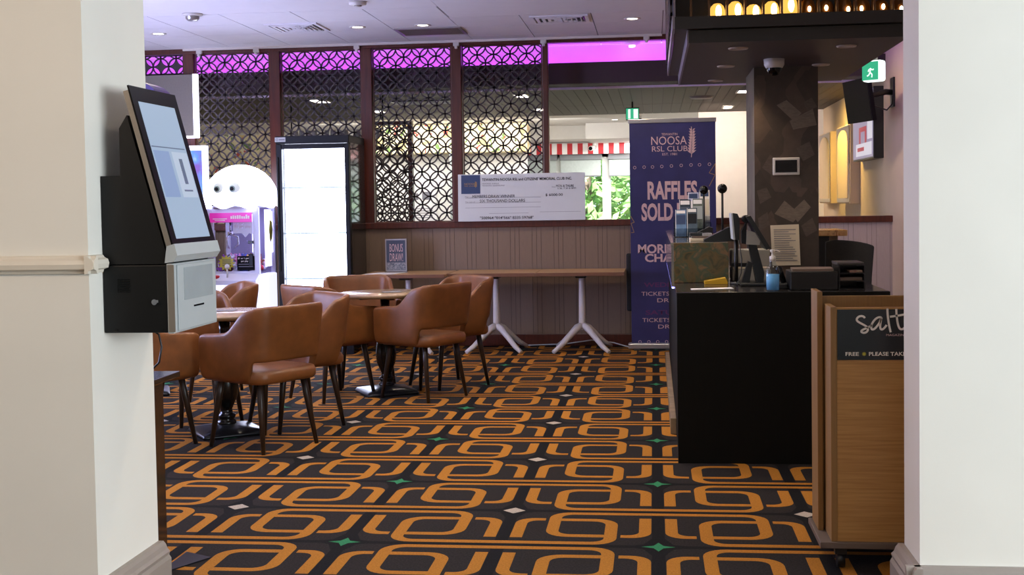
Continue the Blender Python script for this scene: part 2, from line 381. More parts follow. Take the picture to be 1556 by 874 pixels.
ROOT = {}
def obj(name, bm, material, parent=None, world=True, smooth=None, mods=()):
    """one linked mesh; geometry is given in world coordinates unless world=False"""
    if parent is not None and world:
        bm.transform(ROOT[parent.name].inverted())
    bmesh.ops.recalc_face_normals(bm, faces=bm.faces[:])
    me = bpy.data.meshes.new(name); bm.to_mesh(me); bm.free()
    if smooth:
        for p in me.polygons: p.use_smooth = True
    o = bpy.data.objects.new(name, me); COL.objects.link(o)
    for k in (material if isinstance(material, (list, tuple)) else [material]): me.materials.append(M[k])
    if parent is not None:
        o.parent = parent; ROOT[o.name] = ROOT[parent.name].copy()
    else:
        ROOT[o.name] = Matrix.Identity(4)
    return o
def thing(name, label, cat, loc=(0, 0, 0), rz=0.0, group=None):
    o = bpy.data.objects.new(name, None); COL.objects.link(o); o.empty_display_size = 0.1
    o.location = loc; o.rotation_euler = (0, 0, rz)
    ROOT[o.name] = Matrix.Translation(Vector(loc)) @ Matrix.Rotation(rz, 4, 'Z')
    o['label'] = label; o['category'] = cat
    if group: o['group'] = group
    return o
def tag(o, label, cat, group=None):
    o['label'] = label; o['category'] = cat
    if group: o['group'] = group
    return o
def struct(name, bm, material):
    o = obj(name, bm, material); o['kind'] = 'structure'; return o
def dup(root, loc, rz, label, group=None):
    r = root.copy(); COL.objects.link(r); r.location = loc; r.rotation_euler = (0, 0, rz); r['label'] = label
    ROOT[r.name] = Matrix.Translation(Vector(loc)) @ Matrix.Rotation(rz, 4, 'Z')
    if group: r['group'] = group
    for ch in list(root.children):
        c = ch.copy(); COL.objects.link(c); c.parent = r
        for g in list(ch.children):
            d = g.copy(); COL.objects.link(d); d.parent = c
    return r
def text_bm(body, bold=0.0, spacing=1.0):
    cu = bpy.data.curves.new('lettering', 'FONT'); cu.body = body; cu.offset = bold; cu.space_character = spacing; cu.resolution_u = 3
    o = bpy.data.objects.new('lettering', cu); COL.objects.link(o)
    dg = bpy.context.evaluated_depsgraph_get(); me = bpy.data.meshes.new_from_object(o.evaluated_get(dg))
    bm = BM(); bm.from_mesh(me); bpy.data.objects.remove(o); bpy.data.curves.remove(cu); bpy.data.meshes.remove(me)
    return bm
def text(body, material, parent, x0, z0, w, h, y, bold=0.0, spacing=1.0, axis='-Y', name='lettering', M3=None):
    """lettering whose ink fills w x h with its lower left corner at x0, z0 on the plane y (read from -Y)"""
    bm = text_bm(body, bold, spacing)
    xs = [v.co.x for v in bm.verts]; ys = [v.co.y for v in bm.verts]
    a, b, c, d = min(xs), max(xs), min(ys), max(ys)
    for v in bm.verts:
        p = (x0+(v.co.x-a)/(b-a)*w, y, z0+(v.co.y-c)/(d-c)*h)
        v.co = Vector(p)
    if M3: bm.transform(M3)
    return obj(name, bm, material, parent)
def strokes_bm(polys, w, y, M3=None):
    """flat pen strokes on the plane y, in x/z"""
    bm = BM()
    for pl in polys:
        pts = [Vector((p[0], p[1])) for p in pl]
        # smooth
        for _ in range(2):
            if len(pts) > 2:
                q = [pts[0]]
                for a, b in zip(pts, pts[1:]): q += [a*0.75+b*0.25, a*0.25+b*0.75]
                pts = q+[pts[-1]]
        L = []; R = []
        for i, p in enumerate(pts):
            d = pts[min(i+1, len(pts)-1)]-pts[max(i-1, 0)]; d = d.normalized() if d.length else Vector((1, 0)); nrm = Vector((-d.y, d.x))*w/2
            L.append(bm.verts.new((p.x+nrm.x, y, p.y+nrm.y))); R.append(bm.verts.new((p.x-nrm.x, y, p.y-nrm.y)))
        for i in range(len(pts)-1): bm.faces.new((L[i], L[i+1], R[i+1], R[i]))
    if M3: bm.transform(M3)
    return bm

# ================================================================== SETTING
CEIL = 3.05
YB = 12.1           # half-height partition with the lattice screens
XR = 2.28           # right wall
# ---- carpet: one floor mesh, the woven pattern laid in as flat polygons of its own pile
def carpet():
    bm = BM()
    add_quad(bm, (-8, -4, 0), (6, -4, 0), (6, YB+0.1, 0), (-8, YB+0.1, 0), 0)
    def arc(cx, cy, r, a0, a1, n=6): return [(cx+r*math.cos(a0+(a1-a0)*i/n), cy+r*math.sin(a0+(a1-a0)*i/n)) for i in range(n+1)]
    UX, VY = 0.66, 0.561
    aL, aI = 0.176, 0.230; R, r = 0.10, 0.055
    hook = ([(UX, 0.02)] + arc(aL+R, 0.02+R, R, -PI/2, -PI) + arc(aL+R, 0.43-R, R, PI, PI/2) + [(0.43, 0.43)],
            [(UX, 0.061)] + arc(aI+r, 0.061+r, r, -PI/2, -PI) + arc(aI+r, 0.388-r, r, PI, PI/2) + [(0.43, 0.388)])
    R2, r2 = 0.085, 0.05
    jl = ([(0.03, 0.447)] + arc(0.03+R2, 0.130+R2, R2, PI, 1.5*PI) + [(0.16, 0.130)],
          [(0.083, 0.447)] + arc(0.083+r2, 0.170+r2, r2, PI, 1.5*PI) + [(0.16, 0.170)])
    g = 0.07; w = 0.052
    green = []
    for k in range(4):
        a0 = k*PI/2; p0 = (g*math.cos(a0), g*math.sin(a0)*0.9); green += [p0]
        a1 = a0+PI/4; green += [(g*0.40*math.cos(a1), g*0.40*math.sin(a1)*0.9)]
    white = [(w, 0), (0, w), (-w, 0), (0, -w)]
    Z = 0.0007
    X0, Y0 = 0.005, 4.98
    for i in range(-4, 3):
        for j in range(-1, 8):
            cx, cy = X0+i*1.32, Y0+j*1.122
            def put(fn, outer, inner, mi):
                A = [bm.verts.new((*fn(*p), Z)) for p in outer]; B = [bm.verts.new((*fn(*p), Z)) for p in inner]
                for k in range(len(A)-1):
                    f = bm.faces.new((A[k], A[k+1], B[k+1], B[k])); f.material_index = mi
            for sx in (1, -1):
                for sy in (1, -1):
                    f1 = lambda a, b: (cx+sx*a, cy+sy*b)
                    f2 = lambda a, b: (cx+sx*(UX-a), cy+sy*(VY-b))
                    for fn in (f1, f2):
                        put(fn, *hook, 1); put(fn, *jl, 1)
            f = bm.faces.new([bm.verts.new((cx+a, cy+b, Z)) for a, b in green]); f.material_index = 2
            f = bm.faces.new([bm.verts.new((cx+UX+a, cy+VY+b, Z)) for a, b in white]); f.material_index = 3
            # black ground strips in the columns and between the line pairs
            for ux, y0, y1 in ((0, -0.5, 0.5), (UX, 0.06, 1.06)):
                add_quad(bm, (cx+ux-0.027, cy+y0, Z/2), (cx+ux+0.027, cy+y0, Z/2), (cx+ux+0.027, cy+y1, Z/2), (cx+ux-0.027, cy+y1, Z/2), 4)
            for vy in (0, VY):
                add_quad(bm, (cx-UX, cy+vy-0.019, Z/2), (cx+UX, cy+vy-0.019, Z/2), (cx+UX, cy+vy+0.019, Z/2), (cx-UX, cy+vy+0.019, Z/2), 4)
            for (ux, vy) in ((0, 0), (UX, VY)):
                pts = [(0.15, 0), (0.06, 0.035), (0.028, 0.12), (-0.028, 0.12), (-0.06, 0.035), (-0.15, 0), (-0.06, -0.035), (-0.028, -0.12), (0.028, -0.12), (0.06, -0.035)]
                f = bm.faces.new([bm.verts.new((cx+ux+a, cy+vy+b, Z*0.75)) for a, b in pts]); f.material_index = 4
    # drop what lies outside the room
    dead = [f for f in bm.faces if f.material_index and not (-7 < f.calc_center_median().x < 2.2 and 3.2 < f.calc_center_median().y < YB-0.02)]
    bmesh.ops.delete(bm, geom=dead, context='FACES')
    for f in bm.faces:
        f.normal_update()
        if f.normal.z < 0: f.normal_flip()
    me = bpy.data.meshes.new('floor'); bm.to_mesh(me); bm.free()
    o = bpy.data.objects.new('floor', me); COL.objects.link(o); o['kind'] = 'structure'
    for k in ('carpet_base', 'carpet_orange', 'carpet_green', 'carpet_cream', 'carpet_black'): me.materials.append(M[k])
carpet()
struct('floor_bar', box(-9, YB+0.1, -0.03, 6, 20.4, 0.0), 'floor_plain')

# ---- ceiling of the lounge: plaster, with a tiled strip along the screens
cb = BM()
add_box(cb, -8, -4, CEIL+0.012, 6, 12.72, CEIL+0.2, mi=1)
add_box(cb, -8, -4, CEIL, -1.75, 9.955, CEIL+0.02, mi=0)
add_box(cb, -1.746, -4, CEIL, 6, 10.555, CEIL+0.02, mi=0)
xs = [-4.24-0.62*k for k in range(6, 0, -1)]+[-4.24+0.62*k for k in range(0, 11)]
ys = [9.96, 10.56, 11.16, 11.76, 12.36, 12.72]
for xa, xb in zip(xs, xs[1:]):
    for ya, yb in zip(ys, ys[1:]):
        if xa > -1.77 and ya < 10.5: continue
        add_box(cb, xa+0.004, ya+0.004, CEIL, xb-0.004, yb-0.004, CEIL+0.02, mi=0)
struct('ceiling', cb, ['ceil_white', 'ceil_gap'])

# ---- piers of the foyer opening
PB = [(0, 0), (0.05, 0), (0.05, 0.085), (0.042, 0.098), (0.046, 0.112), (0.036, 0.122), (0.03, 0.138), (0.02, 0.15), (0, 0.15)]
struct('wall_left', box(-8, 3.92, 0, -1.9, 4.43, CEIL), 'wall_paint')
struct('wall_right', box(0.9, 4.29, 0, 6, 4.55, CEIL), 'wall_paint')
b = BM(); add_prism(b, [(-1.9+x, z) for x, z in PB], 'y', 3.92-0.05, 4.43)
struct('baseboard_left', b, 'trim_taupe')
b = BM(); add_prism(b, [(3.92-x, z) for x, z in PB], 'x', -8, -1.85); struct('baseboard_left_front', b, 'trim_taupe')
b = BM(); add_prism(b, [(0.9-x, z) for x, z in PB], 'y', 4.29-0.05, 4.56); struct('baseboard_right', b, 'trim_taupe')
b = BM(); add_prism(b, [(4.29-x, z) for x, z in PB], 'x', 0.85, 6); struct('baseboard_right_front', b, 'trim_taupe')
RL = [(0, 1.205), (0.012, 1.207), (0.014, 1.216), (0.030, 1.222), (0.034, 1.238), (0.030, 1.252), (0.018, 1.258), (0.012, 1.266), (0, 1.268)]
b = BM(); add_prism(b, [(3.92-x, z) for x, z in RL], 'x', -8, -1.866)
add_prism(b, [(-1.9+x, z) for x, z in RL], 'y', 3.886, 4.005)
struct('trim_1', b, 'rail_cream')
# foyer shell behind the camera
fb = BM()
add_box(fb, -8.1, -4.1, 0, -8, 4, CEIL); add_box(fb, -8.1, -4.2, 0, 6.1, -4.1, CEIL)
add_box(fb, 6, -4.1, 0, 6.1, 4.4, 0.4); add_box(fb, 6, -4.1, 2.7, 6.1, 4.4, CEIL)
struct('wall_foyer', fb, 'wall_paint')

# ---- lounge walls
struct('wall_lounge_left', box(-6.1, 4.43, 0, -6.0, 12.72, CEIL), 'wall_warm')
struct('wall_side', box(XR, 4.55, 0, XR+0.1, 16.9, CEIL), 'wall_warm')
def boards(x0, x1, y, z0, z1, mk, th=0.008):
    """tongue and groove boarding facing -Y: two narrow boards, then a wide one"""
    bm = BM(); add_box(bm, x0, y, z0, x1, YB, z1, mi=1)
    x = x0; k = 0; ww = (0.045, 0.045, 0.128)
    while x < x1-0.01:
        w = min(ww[k % 3], x1-x); add_box(bm, x+0.0015, y-th, z0, x+w-0.0015, y+0.001, z1, mi=0); x += w; k += 1
    return bm
struct('wall_back', boards(-6.0, 0.95, YB-0.04, 0.0, 1.19, 0), ['wainscot', 'wainscot_gap'])
struct('wall_back_right', boards(0.95, XR, YB-0.04, 0.0, 1.19, 0), ['wainscot_pale', 'wainscot_gap'])
struct('baseboard_back', box(-6.0, YB-0.075, 0, XR, YB-0.045, 0.115, 0.006), 'dark_red_wood')
struct('trim_2', box(-4.7, YB-0.075, 1.186, XR, YB+0.09, 1.248, 0.006), 'dark_red_wood')
struct('trim_3', box(-6.0, YB-0.05, 3.0, 1.0, YB+0.06, CEIL, 0.004), 'dark_red_wood')
POSTS = ((-4.765, -4.655), (-3.86, -3.75), (-2.91, -2.80), (-1.99, -1.89), (-1.077, -1.022))
for i, (a, c) in enumerate(POSTS):
    z0 = 1.24 if i else 1.24
    struct('trim_%d' % (4+i), box(a, YB-0.05, z0, c, YB+0.06, 3.002, 0.006), 'dark_red_wood')
struct('wall_back_left', box(-6.0, YB-0.03, 1.19, -4.765, YB+0.05, 2.79), 'dark_red_wood')

# ---- lattice screens
def lattice_bm(x0, x1, z0, z1, y, r=0.0825, t=0.0135, dep=0.012, xo=None, stars=None, frame=0.0):
    bm = BM(); n = 7
    xo = x0 if xo is None else xo
    def ok(p): return x0 <= p[0] <= x1 and z0 <= p[1] <= z1
    ni = int((x1-x0)/r)+4; nj = int((z1-z0)/r)+4
    i0 = int((x0-xo)/r)-2
    for i in range(i0, i0+ni+3):
        for j in range(-2, nj):
            if (i+j) % 2: continue
            cx, cz = xo+i*r, z0+j*r
            for q in range(4):
                for k in range(n):
                    a0 = q*PI/2+k*PI/2/n; a1 = q*PI/2+(k+1)*PI/2/n
                    mid = (cx+r*math.cos((a0+a1)/2), cz+r*math.sin((a0+a1)/2))
                    if not ok(mid): continue
                    P = []
                    for a, rad in ((a0, r-t/2), (a0, r+t/2), (a1, r+t/2), (a1, r-t/2)):
                        P.append((min(max(cx+rad*math.cos(a), x0), x1), min(max(cz+rad*math.sin(a), z0), z1)))
                    F = [bm.verts.new((p[0], y, p[1])) for p in P]; Bk = [bm.verts.new((p[0], y+dep, p[1])) for p in P]
                    bm.faces.new(F); bm.faces.new(Bk[::-1]); bm.faces.new((F[1], F[2], Bk[2], Bk[1])); bm.faces.new((F[3], F[0], Bk[0], Bk[3]))
            if stars and stars[0] < cz < stars[1]:
                # concave star left solid between the petals
                pts = []
                for q in range(4):
                    ex, ez = cx+r*(1 if q in (0, 3) else -1), cz+r*(1 if q < 2 else -1)
                    s = {0: PI*1.5, 1: 0, 2: PI*0.5, 3: PI}[q]
                    arcp = [(ex+r*math.cos(s-k*PI/2/6), ez+r*math.sin(s-k*PI/2/6)) for k in range(7)]
                    pts += arcp[:-1]
                pts = [p for p in pts]
                if all(ok(p) for p in pts): bm.faces.new([bm.verts.new((p[0], y+dep/2, p[1])) for p in pts])
    if frame:
        for a, b_, c, d in ((x0, z0, x1, z0+frame), (x0, z1-frame, x1, z1), (x0, z0, x0+frame, z1), (x1-frame, z0, x1, z1)):
            add_box(bm, a, y, b_, c, y+dep, d)
    return bm
LY = YB-0.005
LN = ('dark lattice screen panel behind the claw machine', 'dark lattice screen panel behind the tall white fridge',
      'dark lattice screen panel above the bonus draw sign', 'dark lattice screen panel above the big cheque')
for i in range(4):
    a, c = POSTS[i][1]+0.006, POSTS[i+1][0]-0.006
    t = thing('lattice_screen', LN[i], 'screen', ((a+c)/2, LY, 1.25), 0, 'lattice panels along the back of the lounge')
    obj('lattice_panel', lattice_bm(a+0.008, c-0.008, 1.258, 2.992, LY, xo=(a+c)/2), 'lattice', t)
    fbm = BM()
    for q in ((a, 1.249, a+0.01, 2.999), (c-0.01, 1.249, c, 2.999), (a+0.01, 1.249, c-0.01, 1.259), (a+0.01, 2.989, c-0.01, 2.999)):
        add_box(fbm, q[0], LY-0.006, q[1], q[2], LY+0.018, q[3])
    obj('panel_frame', fbm, 'dark_red_wood', t)
t = obj('lattice_header', lattice_bm(-5.6, -4.772, 2.80, 2.998, LY, r=0.0825, xo=-4.772, frame=0.012, stars=(2.86, 2.92)), 'lattice')
tag(t, 'short lattice header with purple light behind, above the grey signboard', 'screen')

# ---- bulkhead with the purple cove, brown plank ceiling, bar room shell
struct('wall_cove', box(-9, 12.72, 2.60, XR, 12.78, CEIL), 'cove_paint')
struct('trim_9', box(-9, 12.38, 2.623, XR, 12.42, 2.835), 'bulkhead_dark')
struct('trim_10', box(-9, 12.42, 2.623, XR, 12.72, 2.70), 'bulkhead_dark')
ld = obj('cove_led_strip', box(-8.5, 12.47, 2.702, XR-0.05, 12.50, 2.712), 'magenta_led')
tag(ld, 'long purple strip light hidden on top of the dark bulkhead', 'strip light')
pb = BM(); add_box(pb, -9, 12.42, 2.628, XR, 16.8, 2.7, mi=1)
x = -9.0
while x < XR-0.01:
    for ya, yb in ((12.43, 15.19), (15.2, 16.8)): add_box(pb, x+0.002, ya, 2.62, min(x+0.118, XR), yb, 2.63, mi=0)
    x += 0.12
struct('ceiling_planks', pb, ['brown_ceiling', 'plank_gap'])
bw = BM(); add_box(bw, -9, 16.8, 2.63, XR, 20.4, 2.75)
struct('ceiling_bar', bw, 'bar_white')
bw = BM(); add_box(bw, -1.02, 18.7, 2.39, XR, 20.3, 2.63); add_box(bw, -9, 19.2, 2.42, -1.02, 20.3, 2.63)
struct('trim_11', bw, 'bar_white')
struct('wall_hall', box(0.62, 16.8, 0, XR, 16.9, 2.63), 'bar_white')
# far wall with the windows
fw_ = BM(); add_box(fw_, -9, 20.3, 0, -2.35, 20.4, 2.63); add_box(fw_, -2.35, 20.3, 0, 1.0, 20.4, 0.5); add_box(fw_, -2.35, 20.3, 2.25, 1.0, 20.4, 2.63); add_box(fw_, 1.0, 20.3, 0, XR, 20.4, 2.63)
struct('wall_far', fw_, 'bar_white')
struct('wall_bar_left', box(-9.1, 12.72, 0, -9.0, 20.4, 2.75), 'bar_cream')
def window(n, x0, x1):
    bm = BM()
    for a, b_, c, d in ((x0, 0.5, x0+0.07, 2.25), (x1-0.07, 0.5, x1, 2.25), (x0, 0.5, x1, 0.58), (x0, 2.17, x1, 2.25)): add_box(bm, a, 20.28, b_, c, 20.36, d)
    w = struct('window_%d' % n, bm, 'frame_white')
    obj('window_pane', box(x0+0.07, 20.32, 0.58, x1-0.07, 20.326, 2.17), 'clear', w)
window(1, -2.35, -1.56); window(2, -1.56, -0.77); window(3, -0.77, 0.1); window(4, 0.1, 1.0)
BLN = ('grey roller blind half down over the window left of the cheque top', 'grey roller blind half down above the right end of the cheque', 'grey roller blind half down beside the purple banner edge')
for i, (x0, x1) in enumerate(((-2.33, -1.60), (-1.52, -0.86), (-0.72, 0.08))):
    t = thing('roller_blind', BLN[i], 'blind', (x0, 20.22, 1.85), 0, 'roller blinds on the bar windows')
    obj('blind_cloth', box(x0, 20.20, 1.86, x1, 20.208, 2.22), 'blind', t)
    obj('headrail', box(x0-0.02, 20.17, 2.12, x1+0.02, 20.25, 2.235, 0.01), 'blind_dark', t)
    obj('hem_bar', box(x0, 20.19, 1.845, x1, 20.215, 1.868, 0.003), 'blind_dark', t)
pel = BM(); k = 0; x = -3.1
while x < 1.0:
    add_box(pel, x, 20.06, 2.215, x+0.085, 20.09, 2.392, mi=k % 2); x += 0.085; k += 1
o = obj('striped_pelmet', pel, ['stripe_red', 'stripe_white'])
tag(o, 'red and white striped pelmet above the bar windows', 'pelmet')

# trees outside the windows
def tree(cx, cy, h, rad, n, label):
    t = thing('garden_tree', label, 'tree', (cx, cy, -0.2), 0, 'trees outside the bar windows')
    obj('trunk', tube([(cx, cy, -0.2), (cx+0.1, cy, h*0.4), (cx-0.05, cy+0.1, h*0.8)], [0.16, 0.12, 0.05]), 'bark', t)
    bm = BM()
    for _ in range(n):
        a = random.uniform(0, 2*PI); u = random.uniform(-1, 1); rr_ = rad*random.uniform(0.35, 1.0)**0.5
        p = Vector((cx+rr_*math.cos(a)*math.sqrt(1-u*u), cy+rr_*math.sin(a)*math.sqrt(1-u*u), h*0.52+u*h*0.5))
        s = random.uniform(0.09, 0.2); q = Matrix.Rotation(random.uniform(0, 6.3), 3, Vector((random.gauss(0, 1), random.gauss(0, 1), random.gauss(0, 1))).normalized())
        L = [Vector((-s, 0, 0)), Vector((0, -s*0.45, 0.02)), Vector((s, 0, 0)), Vector((0, s*0.45, 0.02))]
        bm.faces.new([bm.verts.new(p+q @ l) for l in L])
    obj('foliage', bm, 'leaf', t)
tree(-1.5, 26, 4.2, 1.5, 2600, 'leafy green tree outside the window right of the cheque')
tree(-0.3, 29.2, 4.6, 1.5, 2600, 'leafy green tree outside the window beside the purple banner')
tree(-4.6, 28.6, 4.4, 1.6, 1600, 'leafy green tree outside behind the lattice above the cheque')
tree(2.2, 26, 4.0, 1.5, 1200, 'leafy green tree outside, hidden mostly behind the purple banner')
gb = BM(); add_quad(gb, (-14, 20.4, -0.2), (14, 20.4, -0.2), (14, 45, -0.2), (-14, 45, -0.2)); struct('ground', gb, 'stone_pale')

# things seen through the lattice, in the bar room
fr = obj('floral_frieze', box(-4.3, 18.0, 2.19, -1.85, 18.5, 2.62, 0.02), 'floral'); tag(fr, 'cream frieze painted with leaves and berries over the bar servery', 'frieze')
fr2 = obj('floral_frieze', box(-7.4, 17.6, 0.0, -5.45, 17.7, 2.5), 'floral'); tag(fr2, 'floral painted wall panel seen through the lattice behind the claw machine', 'frieze')
t = thing('bar_servery', 'white lit servery counter under the floral frieze behind the lattice', 'servery', (-3.1, 18.2, 0))
obj('back_panel', box(-4.3, 18.42, 0, -1.9, 18.5, 2.19), 'bar_white', t)
obj('counter', box(-4.3, 18.05, 0, -1.9, 18.42, 0.95, 0.01), 'bar_white', t)
obj('side_pillar', box(-3.02, 18.0, 0.95, -2.86, 18.4, 2.19), 'blind', t)
ntc = thing('menu_notice', 'white notice sheet with dark printed lines on the servery wall', 'notice', (-3.5, 18.4, 1.2))
obj('sheet', box(-3.72, 18.40, 1.15, -3.3, 18.41, 1.78), 'paper', ntc)
bm = BM()
for i in range(5): add_box(bm, -3.66, 18.396, 1.22+i*0.035, -3.36, 18.40, 1.23+i*0.035)
add_box(bm, -3.52, 18.395, 1.50, -3.38, 18.40, 1.62); add_box(bm, -3.68, 18.395, 1.5, -3.58, 18.40, 1.6)
obj('printed_lines', bm, 'ink_grey', ntc)
o = obj('orange_wall_panel', box(-5.75, 17.4, 1.2, -5.5, 17.5, 2.55, 0.01), 'bar_cream'); tag(o, 'warm lit cream column seen through the lattice left of the fridge', 'column')
t = thing('lattice_partition', 'second lattice partition standing behind the panel above the bonus draw sign', 'screen', (-3.05, 14.0, 0))
obj('lattice_panel', lattice_bm(-3.30, -2.83, 1.0, 2.36, 14.0, r=0.0825, t=0.016, xo=-3.3), 'lattice', t)
obj('post', box(-2.83, 13.96, 0, -2.78, 14.05, 2.40), 'dark_red_wood', t); obj('post', box(-3.36, 13.96, 0, -3.30, 14.05, 2.40), 'dark_red_wood', t)
obj('top_beam', box(-3.30, 13.97, 2.36, -2.83, 14.04, 2.40), 'dark_red_wood', t)
# glass rack above the fridge
t = thing('glass_rack', 'dark overhead glass rack behind the lattice above the white fridge', 'rack', (-3.35, 13.0, 2.0))
obj('shelf', box(-3.95, 12.9, 2.03, -2.9, 13.15, 2.06, 0.004), 'black_wood', t)
for xx in (-3.95, -2.93): obj('hanger_rod', tube([(xx+0.02, 13.02, 2.05), (xx+0.02, 13.02, 2.625)], 0.008, 8), 'black_wood', t)
g0 = None
for k in range(14):
    gx = -3.88+k*0.07
    if abs(gx+3.61) < 0.03 or abs(gx+3.26) < 0.03: continue
    if g0 is None:
        g0 = obj('bar_glass', lathe([(0.0, 0), (0.026, 0), (0.026, 0.005), (0.005, 0.012), (0.005, 0.075), (0.028, 0.10), (0.031, 0.15), (0.026, 0.19), (0.023, 0.19), (0.028, 0.15), (0.024, 0.104), (0, 0.085)], (0, 0, 0), 14), 'water_glass')
        tag(g0, 'stemmed glass standing on the overhead rack above the white fridge', 'glass', 'glasses on the overhead rack'); g0.location = (gx, 13.0, 2.061)
    else:
        g = g0.copy(); COL.objects.link(g); g.location = (gx, 13.0, 2.061)

# lights set in the brown ceiling
def ceil_lamp(x, y, w, d, label, rz=0.0):
    t = thing('recessed_light', label, 'light', (x, y, 2.62), rz, 'square lights in the brown ceiling')
    bm = BM()
    for q in ((-w, -d, w, -d+0.02), (-w, d-0.02, w, d), (-w, -d+0.02, -w+0.02, d-0.02), (w-0.02, -d+0.02, w, d-0.02)): add_box(bm, q[0], q[1], -0.012, q[2], q[3], 0.0)
    obj('trim_frame', bm, 'silver', t, world=False)
    obj('diffuser', box(-w+0.02, -d+0.02, -0.008, w-0.02, d-0.02, 0.0), 'lamp_on', t, world=False)
ceil_lamp(-3.74, 13.5, 0.10, 0.22, 'lit light in the brown ceiling behind the lattice over the fridge')
ceil_lamp(-1.44, 13.5, 0.08, 0.2, 'nearer lit light in the brown ceiling behind the lattice above the cheque')
ceil_lamp(-1.42, 15.55, 0.08, 0.2, 'farther lit light in the brown ceiling at the thin lattice post')
ceil_lamp(-3.45, 15.2, 0.08, 0.18, 'small lit light in the brown ceiling beside the third red post')
ceil_lamp(0.99, 13.67, 0.07, 0.18, 'nearer lit light in the brown ceiling left of the slate column')
ceil_lamp(0.96, 15.9, 0.07, 0.22, 'farther lit light in the brown ceiling left of the slate column')
t = thing('ceiling_grille', 'slotted black and white grille in the brown ceiling behind the lattice', 'vent', (-2.65, 14.0, 2.62))
obj('grille_frame', box(-3.0, 13.8, 2.608, -2.3, 14.2, 2.62), 'plastic_black', t)
bm = BM()
for k in range(5): add_box(bm, -2.97, 13.83+k*0.075, 2.602, -2.33, 13.855+k*0.075, 2.608)
obj('louvre', bm, 'kiosk_grey', t)
t = thing('round_ceiling_plate', 'flat round dark plate on the brown ceiling left of the slate column', 'ceiling plate', (0.42, 10.2, 2.6))
t.location = (0.56, 14.3, 2.62); ROOT[t.name] = Matrix.Translation(t.location)
obj('plate', lathe([(0, -0.02), (0.12, -0.02), (0.14, 0.0)], (0.56, 14.3, 2.62), 24), 'canopy_edge', t)
for xx, yy in ((-0.55, 18.05), (-1.4, 19.0)):
    pass
t = thing('bar_downlight', 'tiny white downlight in the white ceiling left of the banner top', 'light', (-0.55, 18.0, 2.63))
obj('trim_ring', lathe([(0.045, 0), (0.06, -0.006), (0.06, 0.0)], (-0.55, 18.0, 2.63), 20), 'cam_white', t); obj('lamp', lathe([(0, -0.003), (0.045, -0.003)], (-0.55, 18.0, 2.63), 20), 'lamp_on', t)
t = thing('security_camera', 'small black dome camera under the white ceiling at the banner top', 'camera', (-0.22, 17.3, 2.62))
obj('mount', lathe([(0, 0), (0.07, 0), (0.07, -0.03), (0, -0.03)], (-0.22, 17.3, 2.62), 20), 'cam_white', t)
obj('dome', add_sphere(BM(), (-0.22, 17.3, 2.57), 0.07), 'gloss_black', t)
t = thing('security_camera', 'small white bullet camera above the striped pelmet', 'camera', (-0.95, 19.9, 2.39))
obj('mount', tube([(-0.95, 19.9, 2.39), (-0.95, 19.9, 2.34)], 0.03), 'cam_white', t)
obj('camera_body', tube([(-0.95, 20.0, 2.32), (-1.0, 19.75, 2.29)], [0.035, 0.04]), 'cam_white', t)
obj('lens', tube([(-1.0, 19.75, 2.29), (-1.002, 19.74, 2.289)], 0.032), 'gloss_black', t)
t = thing('exit_sign', 'hanging exit sign under the brown ceiling above the banner', 'exit sign', (-0.24, 14.8, 2.62))
obj('hanger', box(-0.25, 14.79, 2.55, -0.23, 14.81, 2.62), 'plastic_black', t)
obj('case', box(-0.32, 14.77, 2.40, -0.16, 14.83, 2.55, 0.004), 'plastic_black', t)
obj('lit_face', box(-0.315, 14.765, 2.41, -0.165, 14.77, 2.54), 'exit_green', t)
bm = BM(); add_box(bm, -0.29, 14.762, 2.42, -0.265, 14.766, 2.53); add_box(bm, -0.225, 14.762, 2.42, -0.175, 14.766, 2.53)
obj('running_figure', bm, 'exit_white', t)

# ---- ceiling fittings of the lounge
def downlight(x, y, z, label, on=True, r=0.075, name='ceiling_downlight', group=None, tilt=0):
    t = thing(name, label, 'light', (x, y, z), 0, group)
    obj('trim_ring', lathe([(r*0.62, 0.0), (r*0.62, -0.004), (r*0.92, -0.008), (r, -0.003), (r, 0.0)], (0, 0, 0), 28), 'cam_white' if on else 'lamp_off', t, world=False)
    obj('lamp', lathe([(0, -0.0035), (r*0.62, -0.0035), (r*0.62, 0)], (0, 0, 0), 24), 'lamp_on' if on else 'lamp_off', t, world=False)
G1 = 'lit downlights in the white lounge ceiling'
downlight(-4.55, 10.93, CEIL, 'lit round downlight in the white ceiling beside the foyer pier', group=G1)
downlight(-2.66, 10.93, CEIL, 'lit round downlight left of the dark ceiling grille', group=G1)
downlight(-2.06, 10.95, CEIL, 'lit round downlight just in front of the dark ceiling grille', group=G1)
downlight(-0.17, 10.97, CEIL, 'lit round downlight nearest the canopy, right of the ceiling vents', group=G1)
G2 = 'unlit downlights under the dark canopy'
for x, y, l in ((0.475, 6.88, 'unlit downlight under the canopy, left one of the front pair'), (1.066, 6.92, 'unlit downlight under the canopy, right one of the front pair'),
                (0.46, 7.77, 'unlit downlight under the canopy left of the white dome camera'), (1.05, 7.83, 'unlit downlight under the canopy right of the slate column top'),
                (0.442, 8.68, 'unlit downlight under the canopy, rearmost on the left')):
    downlight(x, y, 2.26, l, on=False, r=0.055, group=G2)
t = thing('smoke_detector', 'white domed detector on the ceiling near the left pier', 'detector', (-3.82, 9.9, CEIL))
obj('base', lathe([(0, 0), (0.085, 0), (0.085, -0.012), (0.06, -0.02), (0, -0.02)], (-3.82, 9.9, CEIL), 28), 'cam_white', t)
obj('cap', lathe([(0.058, -0.018), (0.056, -0.04), (0.04, -0.058), (0.015, -0.064), (0, -0.064)], (-3.82, 9.9, CEIL), 28), 'silver', t)
t = thing('smoke_detector', 'flat white detector at the top edge of the ceiling', 'detector', (-2.33, 9.6, CEIL))
